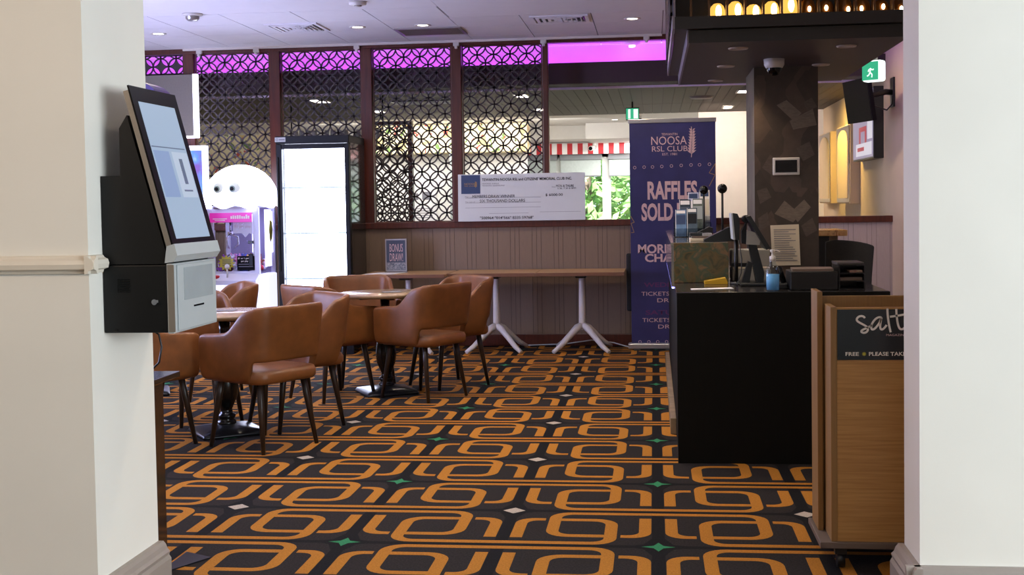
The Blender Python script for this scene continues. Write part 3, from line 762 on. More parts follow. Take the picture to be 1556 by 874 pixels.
obj('base', lathe([(0, 0), (0.07, 0), (0.07, -0.02), (0.05, -0.028), (0, -0.028)], (-2.33, 9.6, CEIL), 28), 'cam_white', t)
obj('cap', lathe([(0, -0.028), (0.03, -0.03), (0.03, -0.036), (0, -0.037)], (-2.33, 9.6, CEIL), 24), 'silver', t)
t = thing('smoke_detector', 'white detector on the cove ceiling above the banner', 'detector', (-0.2, 12.5, CEIL))
obj('base', lathe([(0, 0), (0.09, 0), (0.08, -0.03), (0.045, -0.045), (0, -0.045)], (-0.2, 12.5, CEIL), 24), 'cam_white', t)
obj('cap', lathe([(0.03, -0.045), (0.03, -0.06), (0, -0.062)], (-0.2, 12.5, CEIL), 24), 'lamp_on', t)
def vent(x0, y0, x1, y1, label, slat, diag):
    t = thing('ceiling_vent', label, 'vent', ((x0+x1)/2, (y0+y1)/2, CEIL), 0)
    fbm = BM(); f = 0.03
    for q in ((x0, y0, x1, y0+f), (x0, y1-f, x1, y1), (x0, y0+f, x0+f, y1-f), (x1-f, y0+f, x1, y1-f)): add_box(fbm, q[0], q[1], CEIL-0.012, q[2], q[3], CEIL)
    obj('vent_frame', fbm, 'ceil_white' if diag else 'silver', t)
    obj('duct_opening', box(x0+f, y0+f, CEIL-0.002, x1-f, y1-f, CEIL-0.0005), 'gloss_black', t)
    n = 9; cx, cy = (x0+x1)/2, (y0+y1)/2
    lb = BM()
    if diag:
        # four-way diffuser: slats parallel to each side, three sides angled
        for k in range(4):
            s = 0.92-k*0.23; hx, hy = (x1-x0-2*f)/2*s, (y1-y0-2*f)/2*s; w = 0.028
            for a in ((cx-hx, cy-hy, cx+hx, cy-hy+w), (cx-hx, cy+hy-w, cx+hx, cy+hy), (cx-hx, cy-hy+w, cx-hx+w, cy+hy-w)):
                add_box(lb, a[0], a[1], CEIL-0.016, a[2], a[3], CEIL-0.004)
        for k in range(5):
            xx = cx+0.02+k*(x1-f-cx)/5.5; add_box(lb, xx, y0+f+0.02, CEIL-0.016, xx+0.009, y1-f-0.02, CEIL-0.004)
    else:
        for k in range(n):
            yy = y0+f+(y1-y0-2*f)*(k+0.25)/n; add_box(lb, x0+f, yy, CEIL-0.012, x1-f, yy+0.022, CEIL-0.004)
    obj('louvre', lb, slat, t)
vent(-3.43, 10.58, -2.95, 11.06, 'white four-way ceiling vent above the fridge', 'ceil_white', True)
vent(-2.36, 11.1, -1.74, 11.55, 'grey slotted ceiling grille above the third lattice panel', 'grey_board', False)
vent(-1.06, 10.63, -0.55, 11.03, 'white slatted ceiling vent nearest the dark canopy', 'ceil_white', True)
# curtain track with its clips
t = thing('ceiling_track', 'white ceiling track with small clips along the top of the lattice', 'track', (-2.2, 12.0, CEIL))
obj('rail', box(-4.75, YB-0.085, CEIL-0.022, 0.1, YB-0.06, CEIL), 'white_metal', t)
for xx in (-4.58, -3.98, -2.94, -1.93, -1.06, -0.05):
    bm = BM(); add_box(bm, xx-0.03, YB-0.09, CEIL-0.06, xx+0.03, YB-0.055, CEIL-0.02, 0.008); add_box(bm, xx-0.014, YB-0.1, CEIL-0.085, xx+0.014, YB-0.06, CEIL-0.055, 0.006)
    obj('clip', bm, 'white_metal', t)

# ================================================================== KIOSK on the left pier
KY0, KY1 = 4.02, 4.43
t = thing('ticket_kiosk', 'black and silver touchscreen kiosk mounted on the white pier', 'kiosk', (-1.9, 4.22, 0.993))
obj('cabinet', box(-1.898, KY0, 0.993, -1.668, KY1, 1.228, 0.004), 'kiosk_black', t)
obj('upper_housing', prism([(-1.898, 1.231), (-1.672, 1.231), (-1.668, 1.262), (-1.797, 1.745), (-1.826, 1.70), (-1.826, 1.537), (-1.898, 1.537)], 'y', KY0+0.004, KY1-0.004), 'kiosk_black', t)
P0 = Vector((-1.635, 0, 1.268)); P1 = Vector((-1.786, 0, 1.848)); D = (P1-P0).normalized(); N = Vector((D.z, 0, -D.x))
def ks(a0, a1, n0, n1, y0, y1, bev=0):
    q = [P0+D*a0+N*n0, P0+D*a1+N*n0, P0+D*a1+N*n1, P0+D*a0+N*n1]
    return prism([(p.x, p.z) for p in q], 'y', y0, y1)
LNG = (P1-P0).length
obj('screen_shell', ks(-0.02, LNG-0.016, -0.024, -0.006, KY0-0.002, KY1+0.002), 'kiosk_silver', t)
obj('bezel', ks(0.002, LNG, -0.006, 0.0, KY0, KY1), 'bezel_black', t)
scr = obj('screen', ks(0.05, LNG-0.055, 0.0, 0.0012, KY0+0.045, KY1-0.045), 'screen_ui', t)
obj('screen_text_bar', ks(0.382, 0.386, 0.0012, 0.0018, KY0+0.05, KY1-0.06), 'screen_ui_dark', scr)
obj('screen_panel', ks(0.20, 0.37, 0.0012, 0.0018, KY0+0.055, KY0+0.19), 'screen_ui_panel', scr)
obj('screen_panel', ks(0.20, 0.37, 0.0012, 0.0018, KY0+0.215, KY1-0.055), 'screen_ui_light', scr)
obj('screen_icon', ks(0.25, 0.345, 0.0018, 0.0024, KY0+0.265, KY0+0.295), 'screen_ui_dark', scr)
obj('screen_icon', ks(0.222, 0.228, 0.0018, 0.0024, KY0+0.24, KY0+0.32), 'screen_ui_dark', scr)
obj('chin', prism([(-1.672, 1.234), (-1.640, 1.238), (-1.626, 1.260), (-1.6365, 1.300), (-1.664, 1.292)], 'y', KY0-0.004, KY1+0.004), 'kiosk_grey', t)
fd = obj('front_door', box(-1.668, KY0-0.002, 0.990, -1.645, KY1+0.002, 1.232, 0.003), 'kiosk_grey', t)
obj('door_leaf', box(-1.645, KY0+0.03, 0.996, -1.640, KY1-0.012, 1.226, 0.003), 'kiosk_grey', fd)
obj('viewing_window', box(-1.640, KY0+0.085, 1.10, -1.6385, KY1-0.05, 1.214, 0.0005), 'kiosk_window', fd)
obj('receipt_slot', box(-1.640, KY0+0.17, 1.070, -1.6375, KY0+0.265, 1.076), 'gloss_black', fd)
obj('door_edge', box(-1.662, KY0-0.006, 0.996, -1.64, KY0-0.002, 1.228), 'kiosk_silver', fd)
lk = BM(); add_tube(lk, [(-1.712, KY0, 1.10), (-1.712, KY0-0.008, 1.10)], 0.010, 16); add_box(lk, -1.716, KY0-0.016, 1.099, -1.694, KY0-0.008, 1.108)
obj('lock', lk, 'chrome', t)
vb = BM()
for k in range(8): add_box(vb, -1.845, KY0-0.0015, 1.135+k*0.006, -1.80, KY0+0.001, 1.138+k*0.006)
obj('vent_slots', vb, 'gloss_black', t)
vb = BM(); add_box(vb, -1.862, KY0-0.0015, 1.002, -1.845, KY0+0.001, 1.006); add_box(vb, -1.70, KY0-0.0015, 1.002, -1.685, KY0+0.001, 1.006)
obj('foot_slot', vb, 'gloss_black', t)
# dark wood service cabinet behind the pier
t = thing('service_cabinet', 'dark glossy wood cabinet with a ledge, tucked behind the white pier', 'cabinet', (-2.2, 4.5, 0))
obj('body', box(-2.6, 4.44, 0, -1.935, 4.60, 0.745, 0.003), 'espresso', t)
obj('ledge_top', box(-2.6, 4.435, 0.745, -1.90, 4.69, 0.768, 0.004), 'espresso', t)
obj('back_panel', box(-2.6, 4.44, 0.768, -1.975, 4.52, 0.95), 'espresso', t)
obj('upper_shelf', box(-2.6, 4.44, 0.95, -1.905, 4.69, 1.28, 0.004), 'espresso', t)
o = obj('power_cable', tube([(-1.955, 4.55, 0.95), (-1.93, 4.56, 0.93), (-1.92, 4.56, 0.88), (-1.93, 4.555, 0.82), (-1.96, 4.55, 0.79)], 0.004, 8), 'plastic_black'); tag(o, 'thin black cable looping down between the cabinet shelves', 'cable')
o = obj('floor_plate', prism([(-1.93, 4.47), (-1.93, 4.78), (-1.80, 4.71)], 'z', 0.001, 0.006), 'base_plate'); tag(o, 'thin grey triangular floor plate at the foot of the dark cabinet', 'plate')

# ================================================================== CHAIRS
def chair_shell():
    """wrap-round back and arms with an open slot above the seat; chair faces +Y, base at origin"""
    bm = BM()
    HX, YF, YBk, R = 0.276, 0.242, -0.252, 0.125
    path = [(HX-0.004, YF), (HX-0.001, YF-0.006), (HX, YF-0.03)]
    for y in (0.16, 0.10, 0.05, 0.01, -0.03, -0.07, -0.105, YBk+R+0.005): path.append((HX, y))
    for deg in (10, 20, 26, 30, 44, 58, 70, 82): a = math.radians(deg); path.append((HX-R+R*math.cos(a), YBk+R-R*math.sin(a)))
    half = list(path); NH = len(half)
    path = path + [(0.12, YBk-0.003), (0.06, YBk-0.006), (0, YBk-0.007), (-0.06, YBk-0.006), (-0.12, YBk-0.003)] + [(-x, y) for x, y in reversed(half)]
    n = len(path)
    def top(i, x, y):
        s = min(max((0.01-y)/0.15, 0), 1); s = s*s*(3-2*s)
        zt = 0.682+0.014*min(1, max(0, (0.2-y)/0.2))+s*(0.828-0.696)
        k = min(i, n-1-i)
        if y < -0.12: zt += 0.026*min(1, (k-10)/6.0) if k > 10 else 0
        return zt - (0.03 if k == 0 else 0.008 if k == 1 else 0)
    def bottom(i):
        k = min(i, n-1-i)
        return 0.530 if k >= NH-5 else 0.405
    rings = []
    for i, (x, y) in enumerate(path):
        a = path[max(i-1, 0)]; b_ = path[min(i+1, n-1)]
        d = Vector((b_[0]-a[0], b_[1]-a[1])).normalized(); nin = Vector((-d.y, d.x))
        if nin.dot(Vector((-x, 0.05-y))) < 0: nin = -nin
        zt, zb = top(i, x, y), bottom(i)
        th = 0.048; lo = zb < 0.5
        if min(i, n-1-i) == 0: zb += 0.02
        ring = []
        prof_o = [(0.0, 0.045 if lo else 0.010), (0.03, 0.022 if lo else 0.001), (0.10, 0.007 if lo else 0.0), (0.3, 0.0), (0.6, 0.0), (0.93, 0.0), (1.0, 0.010)]
        prof_i = [(1.0, th-0.008), (0.93, th), (0.6, th), (0.3, th), (0.1, th), (0.0, th+(0.02 if lo else -0.006))]
        for f, off in prof_o+prof_i:
            z = zb+(zt-zb)*f
            lean = max(0, (z-0.45))*0.15
            p = Vector((x, y)) + nin*off
            fy = lean*min(1, max(0, (-y)/0.2)) if y < 0 else 0; fx = lean*0.16*max(-1, min(1, x/0.2))
            ring.append(bm.verts.new((p.x+fx, p.y-fy, z)))
        rings.append(ring)
    m_ = len(rings[0])
    for a, b_ in zip(rings, rings[1:]):
        for k in range(m_): bm.faces.new((a[k], a[(k+1) % m_], b_[(k+1) % m_], b_[k]))
    bm.faces.new(rings[0]); bm.faces.new(rings[-1][::-1])
    return bm
def rounded_rect(hx, y0, y1, r, n=6, rf=None):
    pts = []
    for cx, cy, a0, rad in ((hx-r, y1-r, 0, r), (-hx+r, y1-r, PI/2, r), (-hx+r, y0+r, PI, r), (hx-r, y0+r, 1.5*PI, r)):
        pts += [(cx+rad*math.cos(a0+k*PI/2/n), cy+rad*math.sin(a0+k*PI/2/n)) for k in range(n+1)]
    return pts
def add_slab(bm, levels):
    """stack of closed outlines [(pts, z)], capped"""
    rings = [[bm.verts.new((x, y, z)) for x, y in pts] for pts, z in levels]
    for a, b_ in zip(rings, rings[1:]):
        n = len(a)
        for k in range(n): f = bm.faces.new((a[k], a[(k+1) % n], b_[(k+1) % n], b_[k])); f.smooth = True
    bm.faces.new(rings[0][::-1]); f = bm.faces.new(rings[-1]); f.smooth = True
    return bm
def chair_seat():
    L = []
    for s, z in ((-0.045, 0.398), (-0.014, 0.402), (0.0, 0.418), (0.0, 0.452), (-0.012, 0.474), (-0.04, 0.481), (-0.10, 0.477)):
        L.append((rounded_rect(0.245+s, -0.258-s, 0.248+s, 0.095+max(s, -0.06)), z))
    return add_slab(BM(), L)
def make_chair(label):
    t = thing('tub_chair', label, 'chair', (0, 0, 0), 0, 'tan leather tub chairs round the cafe tables')
    sh = obj('backrest_shell', chair_shell(), 'leather', t, world=False, smooth=True)
    md = sh.modifiers.new('smooth', 'SUBSURF'); md.levels = 2; md.render_levels = 2
    obj('seat', chair_seat(), 'leather', t, world=False)
    for sx in (1, -1):
        for sy in (1, -1):
            obj('leg', tube([(sx*0.165, sy*0.165, 0.43), (sx*0.178, sy*0.185, 0.30), (sx*0.208, sy*0.232, 0.0)], [0.021, 0.020, 0.0125], 12), 'leg_dark', t, world=False)
    fb_ = BM()
    for s in (1, -1): add_box(fb_, s*0.15-0.02, -0.19, 0.392, s*0.15+0.02, 0.19, 0.408)
    add_box(fb_, -0.15, -0.02, 0.392, 0.15, 0.02, 0.408)
    obj('seat_frame', fb_, 'leg_dark', t, world=False)
    return t
# position, facing direction, label
CH = [((-2.33, 7.01), (-0.86, 0.51), 'tan leather chair with its open back to us, in front of the nearest round table'),
      ((-2.32, 7.64), (-0.70, -0.71), 'tan leather chair at the right of the nearest table, behind the frontmost chair'),
      ((-3.07, 6.98), (0.62, 0.78), 'tan leather chair partly hidden under the wall kiosk, beside the dark cabinet'),
      ((-3.05, 7.84), (0.66, -0.75), 'tan leather chair behind the nearest table, mostly hidden by the kiosk'),
      ((-2.39, 8.80), (0.62, 0.78), 'tan leather chair at the left of the far round table, before the fridge'),
      ((-1.70, 8.82), (-0.85, 0.53), 'tan leather chair with its open back to us, in front of the far round table'),
      ((-1.615, 9.42), (-0.72, -0.69), 'tan leather chair at the right of the far table, before the white pedestals'),
      ((-2.33, 9.52), (0.40, -0.91), 'tan leather chair behind the far round table, facing us'),
      ((-3.30, 8.84), (-0.86, -0.50), 'tan leather chair in front of the claw machine, facing away to the left')]
c0 = None
for (x, y), (fx, fy), lab in CH:
    rz = math.atan2(-fx, fy)
    if c0 is None:
        c0 = make_chair(lab); c0.location = (x, y, 0.001); c0.rotation_euler = (0, 0, rz)
    else: dup(c0, (x, y, 0.001), rz, lab)

# ================================================================== CAFE TABLES
def make_table(label):
    t = thing('cafe_table', label, 'table', (0, 0, 0), 0, 'round cafe tables on turned black pedestals')
    obj('tabletop', lathe([(0, 0.735), (0.33, 0.735), (0.350, 0.741), (0.352, 0.753), (0.346, 0.763), (0, 0.763)], n=56), 'table_top', t, world=False)
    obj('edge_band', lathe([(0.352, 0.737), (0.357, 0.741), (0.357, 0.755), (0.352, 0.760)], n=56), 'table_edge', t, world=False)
    obj('pedestal', lathe([(0, 0.04), (0.062, 0.05), (0.058, 0.075), (0.044, 0.085), (0.056, 0.10), (0.056, 0.115), (0.040, 0.125), (0.036, 0.15), (0.050, 0.18), (0.071, 0.23), (0.078, 0.29), (0.072, 0.35), (0.055, 0.43),
                           (0.043, 0.49), (0.040, 0.52), (0.052, 0.53), (0.052, 0.545), (0.038, 0.56), (0.034, 0.65), (0.036, 0.715), (0, 0.715)], n=28), 'iron_black', t, world=False)
    obj('top_spider', add_box(box(-0.2, -0.02, 0.715, 0.2, 0.02, 0.735), -0.02, -0.2, 0.715, 0.02, 0.2, 0.735), 'iron_black', t, world=False)
    h = 0.20
    bm = add_slab(BM(), [(rounded_rect(h, -h, h, 0.02), 0.0), (rounded_rect(h, -h, h, 0.02), 0.012), (rounded_rect(0.19, -0.19, 0.19, 0.03), 0.028), (rounded_rect(0.06, -0.06, 0.06, 0.05), 0.058)])
    obj('base_plate', bm, 'base_plate', t, world=False)
    return t
t0 = make_table('nearest round cafe table, half hidden behind the wall kiosk'); t0.location = (-2.70, 7.40, 0.001); t0.rotation_euler = (0, 0, 0.62)
dup(t0, (-2.03, 9.03, 0.001), 0.5, 'far round cafe table in front of the long beech tables')
dup(t0, (-3.93, 8.95, 0.001), 0.4, 'round cafe table by the claw machine, hidden but for its base')
o = obj('leaflet', prism([(-2.02, 8.98), (-1.90, 9.03), (-1.94, 9.12), (-2.06, 9.06)], 'z', 0.7648, 0.767), 'ink_grey'); tag(o, 'dark leaflet lying on the far round cafe table', 'leaflet')
o = obj('leaflet', prism([(-2.84, 7.44), (-2.66, 7.47), (-2.67, 7.57), (-2.85, 7.54)], 'z', 0.7648, 0.767), 'ink_grey'); tag(o, 'grey leaflet lying on the nearest round cafe table', 'leaflet')

# ================================================================== LONG FLIP TABLES
def make_flip(label):
    t = thing('flip_table', label, 'table', (0, 0, 0), 0, 'beech tables along the back partition')
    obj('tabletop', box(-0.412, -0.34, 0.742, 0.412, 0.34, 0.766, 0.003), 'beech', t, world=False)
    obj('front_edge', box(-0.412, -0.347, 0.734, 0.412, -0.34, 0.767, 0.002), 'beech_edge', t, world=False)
    obj('column', lathe([(0, 0.2), (0.036, 0.2), (0.034, 0.30), (0.030, 0.64), (0.030, 0.72), (0, 0.72)], n=24), 'white_metal', t, world=False)
    obj('tilt_bracket', box(-0.05, -0.22, 0.708, 0.05, 0.22, 0.742, 0.006), 'plastic_black', t, world=False)
    for sx in (1, -1):
        for sy in (1, -1):
            pts = [(0.0, 0.0, 0.245), (sx*0.055, sy*0.055, 0.215), (sx*0.13, sy*0.13, 0.135), (sx*0.20, sy*0.20, 0.06), (sx*0.262, sy*0.262, 0.012)]
            bm = add_tube(BM(), pts, [0.034, 0.034, 0.027, 0.024, 0.020], 12)
            for v in bm.verts: v.co.z = max(v.co.z, 0.0)
            obj('leg', bm, 'white_metal', t, world=False)
    return t
f0 = make_flip('rightmost beech table on a white pedestal, beside the purple banner'); f0.location = (-0.69, 11.645, 0.001)
dup(f0, (-1.52, 11.645, 0.001), 0, 'middle beech table on a white pedestal behind the far chairs')
dup(f0, (-2.36, 11.56, 0.001), 0, 'leftmost beech table with the bonus draw sign standing on it')
# bonus draw sign holder
t = thing('sign_holder', 'upright dark sign reading BONUS DRAW on the leftmost beech table', 'sign', (-2.5, 11.74, 0.768))
obj('frame', box(-2.625, 11.735, 0.769, -2.41, 11.745, 1.092, 0.002), 'silver', t)
ins = obj('printed_insert', box(-2.612, 11.732, 0.785, -2.424, 11.735, 1.078), 'poster_dark', t)
obj('speckle_band', box(-2.610, 11.7312, 0.787, -2.426, 11.732, 0.86), 'poster_grit', t)
obj('foot', box(-2.625, 11.69, 0.768, -2.41, 11.80, 0.772, 0.001), 'acrylic', t)
text('BONUS', 'letter_pink', t, -2.58, 0.965, 0.132, 0.078, 11.730, 0.0)
text('DRAW!', 'letter_pink', t, -2.58, 0.872, 0.132, 0.078, 11.730, 0.0)
o = obj('loose_papers', prism([(-2.73, 11.30), (-2.45, 11.30), (-2.37, 11.58), (-2.66, 11.58)], 'z', 0.7685, 0.773), 'paper'); tag(o, 'loose white papers in front of the bonus draw sign', 'papers')

# giant cheque
t = thing('giant_cheque', 'oversized white presentation cheque propped on the partition rail', 'cheque', (-1.3, 12.0, 1.249))
CM = Matrix.Translation((0, 12.0, 1.249)) @ Matrix.Rotation(math.radians(-3.2), 4, 'X') @ Matrix.Translation((0, -12.0, -1.249))
bm = box(-1.935, 12.0, 1.249, -0.668, 12.012, 1.718, 0.001); bm.transform(CM); obj('board', bm, 'cheque', t)
def cq(px, py): return (-1.935+(px-52)/(1522-52)*1.267, 1.249+(632-py)/(632-68)*0.469)
def cq_box(x0, y0, x1, y1, mk, name, dy):
    a = cq(x0, y1); b_ = cq(x1, y0); bm = box(a[0], 12.0-dy, a[1], b_[0], 12.0, b_[1]); bm.transform(CM); return obj(name, bm, mk, t)
lg = cq_box(90, 78, 312, 302, 'navy', 'logo_square', 0.002)
def cq_text(s, x0, y0, x1, y1, mk, bold=0.0):
    a = cq(x0, y1); b_ = cq(x1, y0); return text(s, mk, t, a[0], a[1], b_[0]-a[0], b_[1]-a[1], 11.997, bold, M3=CM)
cq_text('NOOSA', 128, 172, 250, 196, 'letter_gold'); cq_text('RSL CLUB', 130, 202, 250, 216, 'letter_gold')
cq_text("TEWANTIN-NOOSA RSL and CITIZENS' MEMORIAL CLUB INC.", 332, 118, 1372, 152, 'ink', 0.012)
cq_text('MEMORIAL AVENUE', 334, 176, 530, 192, 'ink_grey'); cq_text('TEWANTIN, QUEENSLAND', 334, 200, 596, 218, 'ink_grey')
cq_text('Pay', 135, 330, 172, 350, 'ink_grey'); cq_text('MEMBERS DRAW WINNER', 218, 318, 714, 354, 'ink')
cq_text('The sum of', 135, 392, 250, 408, 'ink_grey'); cq_text('SIX THOUSAND DOLLARS', 305, 372, 830, 408, 'ink')
cq_text('$ 6000.00', 1066, 314, 1266, 348, 'ink', 0.01); cq_text('Date', 1142, 228, 1180, 242, 'ink_grey')
cq_text('MON & THURS', 1190, 210, 1392, 240, 'ink'); cq_text('5.30, 7.30 & 8PM', 1206, 246, 1418, 266, 'ink')
cq_text('"500964 "014"566" 8335 59768"', 306, 576, 926, 610, 'ink', 0.008)
bm = BM()
for x0, y0, x1, y1 in ((135, 352, 1012, 354), (135, 412, 1012, 414), (135, 470, 1012, 472), (410, 540, 870, 542), (1000, 530, 1470, 532)):
    a = cq(x0, y1); b_ = cq(x1, y0); add_box(bm, a[0], 11.999, a[1], b_[0], 12.0, b_[1]+0.001)
bm.transform(CM); obj('ruled_lines', bm, 'ink_grey', t)
def sprig(cx, z0, h, w, y, lean=0.2, n=7, M3=None):
    bm = strokes_bm([[(cx, z0), (cx+lean*h*0.25, z0+h*0.4), (cx+lean*h*0.2, z0+h*0.75), (cx+lean*h*0.05, z0+h)]], w*0.07, y)
    for k in range(n):
        f = 0.12+0.84*k/n; zc = z0+h*f; xc = cx+lean*h*0.22*math.sin(min(f*2.2, PI*0.8)); L = w*(0.55-0.22*f)
        for s in (-1, 1):
            tip = (xc+s*L, zc+L*0.75); mid1 = (xc+s*L*0.55, zc+L*0.28); mid2 = (xc+s*L*0.4, zc+L*0.62)
            bm.faces.new([bm.verts.new((p[0], y, p[1])) for p in ((xc, zc-0.003), mid1, tip, mid2)])
            if k < n-1:
                tip = (xc+s*L*0.7, zc+L*1.15); bm.faces.new([bm.verts.new((p[0], y, p[1])) for p in ((xc, zc+L*0.2), (xc+s*L*0.45, zc+L*0.55), tip, (xc+s*L*0.2, zc+L*0.7))])
    if M3: bm.transform(M3)
    return bm
a = cq(258, 232); obj('sprig_emblem', sprig(a[0], a[1], 0.065, 0.03, 11.997, M3=CM), 'letter_gold', t)

# ================================================================== BANNER
BY = 11.72
t = thing('pull_up_banner', 'tall purple raffles pull-up banner standing left of the reception counter', 'banner', (0.18, BY, 0))
obj('banner_sheet', box(-0.222, BY, 0.06, 0.590, BY+0.003, 2.175), 'banner', t)
obj('top_rail', box(-0.232, BY-0.008, 2.165, 0.600, BY+0.012, 2.205, 0.004), 'silver', t)
obj('base_case', box(-0.255, BY-0.05, 0.005, 0.625, BY+0.06, 0.062, 0.012), 'silver', t)
obj('support_pole', tube([(0.18, BY+0.03, 0.05), (0.18, BY+0.02, 2.18)], 0.008), 'silver', t)
obj('base_foot', box(0.1, BY-0.12, 0.0, 0.16, BY+0.05, 0.006), 'plastic_black', t); obj('base_foot', box(-0.2, BY-0.12, 0.0, -0.14, BY+0.05, 0.006), 'plastic_black', t)
def bp(px, py):   # banner print positions
    return (-0.222+(px-958.5)/(1088-958.5)*0.812, 2.175-(py-186)/(520-186)*2.115)
def bt(s, x0, y0, x1, y1, mk, bold=0.0):
    a = bp(x0, y1); b_ = bp(x1, y0); return text(s, mk, t, a[0], a[1], b_[0]-a[0], b_[1]-a[1], BY-0.0012, bold)
bt('TEWANTIN', 1007, 203, 1031, 206.5, 'letter_pink'); bt('NOOSA', 991.5, 208, 1045, 220.5, 'letter_pink', 0.0)
bt('RSL CLUB', 992.5, 222.5, 1046, 230.5, 'letter_pink'); bt('EST. 1981', 1008, 233, 1030, 236.5, 'letter_pink')
a = bp(1050, 240); obj('sprig_emblem', sprig(a[0]+0.01, a[1], 0.29, 0.085, BY-0.0012, 0.16, 9), 'letter_pink', t)
bt('RAFFLES', 985, 275, 1060, 303, 'letter_pink', 0.035); bt('SOLD HERE', 975.5, 308, 1073, 335, 'letter_pink', 0.035)
bt('MORE PRIZES', 969.5, 370, 1078, 384, 'letter_pink', 0.03); bt('CHANCES', 980, 384.5, 1068, 397, 'letter_pink', 0.03)
bt('WEDNESDAY', 978, 428, 1070, 435, 'letter_plum', 0.02); bt('TICKETS AVAILABLE', 974, 442, 1075, 448, 'letter_pink'); bt('DRAWN', 998, 452, 1050, 458, 'letter_pink')
bt('SATURDAY', 980, 470, 1068, 477, 'letter_plum', 0.02); bt('TICKETS AVAILABLE', 975, 482, 1076, 488, 'letter_pink'); bt('DRAWN', 999, 492, 1051, 498, 'letter_pink')
def rings(pys, xs_):
    bm = BM()
    for px, py in zip(xs_, pys):
        c = bp(px, py)
        for k in range(16):
            a0, a1 = 2*PI*k/16, 2*PI*(k+1)/16; q = []
            for aa, r_ in ((a0, 0.011), (a0, 0.015), (a1, 0.015), (a1, 0.011)): q.append(bm.verts.new((c[0]+r_*math.cos(aa), BY-0.0012, c[1]+r_*math.sin(aa))))
            bm.faces.new(q)
    return bm
obj('ring_border', rings([254, 253.5, 253.5, 253, 252.5, 252, 251.5, 251.5, 251], [966, 980.3, 993, 1007, 1021.5, 1036.2, 1051, 1063.8, 1078.6]), 'letter_pink', t)
obj('ring_border', rings([518, 518, 518, 518, 518, 518], [971, 984.5, 998, 1011.5, 1025, 1038]), 'letter_pink', t)
def bz(pts): return [bp(*p) for p in pts]
def line_poly(pls, w):
    bm = BM()
    for pl in pls:
        for p, q in zip(pl, pl[1:]):
            p, q = Vector(p), Vector(q); d = (q-p).normalized(); nn = Vector((-d.y, d.x))*w/2
            bm.faces.new([bm.verts.new((v.x, BY-0.0012, v.y)) for v in (p+nn, q+nn, q-nn, p-nn)])
    return bm
obj('bolt_outline', line_poly([bz([(1087.5, 250), (1078, 264), (1087, 267), (1078, 284)]), bz([(1087.5, 250), (1087.5, 266)])], 0.006), 'letter_gold', t)
obj('bolt_outline', line_poly([bz([(959, 327), (964.5, 336.5), (959.5, 338), (964, 352)]), bz([(959.5, 352), (964, 352)])], 0.006), 'letter_gold', t)
# black chair tucked behind the banner
t = thing('stacking_chair', 'black upholstered chair mostly hidden behind the purple banner', 'chair', (-0.02, 11.93, 0))
obj('backrest', box(-0.268, 11.80, 0.42, 0.16, 11.84, 0.92, 0.018, 3), 'fabric_black', t); obj('seat', box(-0.268, 11.80, 0.36, 0.16, 11.99, 0.45, 0.02, 3), 'fabric_black', t)
for xx in (-0.18, 0.13):
    for yy in (11.82, 11.97): obj('leg', tube([(xx, yy, 0.0), (xx, yy, 0.37)], 0.011), 'plastic_black', t)
o = obj('floor_cable', tube([(-0.25, 11.75, 0.02), (-0.4, 11.85, 0.05), (-0.62, 11.99, 0.06), (-0.9, 12.0, 0.02), (-1.3, 12.0, 0.008)], 0.006, 8), 'kiosk_grey'); tag(o, 'thin grey cable running along the floor from the banner base', 'cable')

# ================================================================== FRIDGE
FX0, FX1, FY0, FY1, FZ = -3.59, -2.875, 11.36, 11.98, 2.10
t = thing('display_fridge', 'tall black display fridge with a glowing white glass door', 'fridge', ((FX0+FX1)/2, 11.6, 0))
bm = BM(); add_box(bm, FX0, FY0+0.06, 0.02, FX0+0.03, FY1, FZ-0.03); add_box(bm, FX0+0.03, FY1-0.03, 0.02, FX1-0.03, FY1, FZ-0.03); add_box(bm, FX0+0.03, FY0+0.06, 0.02, FX1-0.03, FY1-0.03, 0.2)
obj('cabinet', bm, 'fridge_trim', t)
obj('side_panel', box(FX1-0.03, FY0+0.062, 0.02, FX1, FY1, FZ-0.032), 'fridge_side', t)
obj('canopy', box(FX0-0.002, FY0, FZ-0.075, FX1+0.002, FY1, FZ, 0.006), 'fridge_trim', t)
obj('glowing_interior', box(FX0+0.035, FY0+0.16, 0.21, FX1-0.035, FY0+0.17, FZ-0.076), 'fridge_glow', t)
for zz in (0.42, 0.72, 1.16, 1.60): obj('shelf', box(FX0+0.04, FY0+0.07, zz, FX1-0.04, FY0+0.155, zz+0.011), 'fridge_shelf_glow', t)
dr = BM()
for q in ((FX0, 0.1, FX0+0.055, FZ-0.078), (FX1-0.045, 0.1, FX1, FZ-0.078), (FX0+0.055, 0.1, FX1-0.045, 0.2), (FX0+0.055, FZ-0.125, FX1-0.045, FZ-0.078)): add_box(dr, q[0], FY0, q[1], q[2], FY0+0.055, q[3], 0.006)
d_ = obj('door', dr, 'fridge_trim', t)
obj('door_glass', box(FX0+0.055, FY0+0.025, 0.2, FX1-0.045, FY0+0.03, FZ-0.125), 'clear_soft', d_)
obj('door_handle', box(FX0+0.008, FY0-0.02, 0.8, FX0+0.022, FY0, 1.9, 0.004), 'fridge_trim', d_)
obj('kickplate', box(FX0, FY0+0.03, 0.0, FX1, FY0+0.06, 0.1), 'fridge_trim', t)
lb = obj('maker_label', box(FX0-0.006, FY0-0.003, FZ-0.055, FX0+0.098, FY0, FZ-0.012), 'kiosk_grey', t)
bm = BM()
for k in range(18):
    a0, a1 = 2*PI*k/18, 2*PI*(k+1)/18; cx, cz = FX0+0.015, FZ-0.034
    bm.faces.new([bm.verts.new((cx+r_*math.cos(a_), FY0-0.004, cz+r_*math.sin(a_))) for a_, r_ in ((a0, 0.007), (a0, 0.013), (a1, 0.013), (a1, 0.007))])
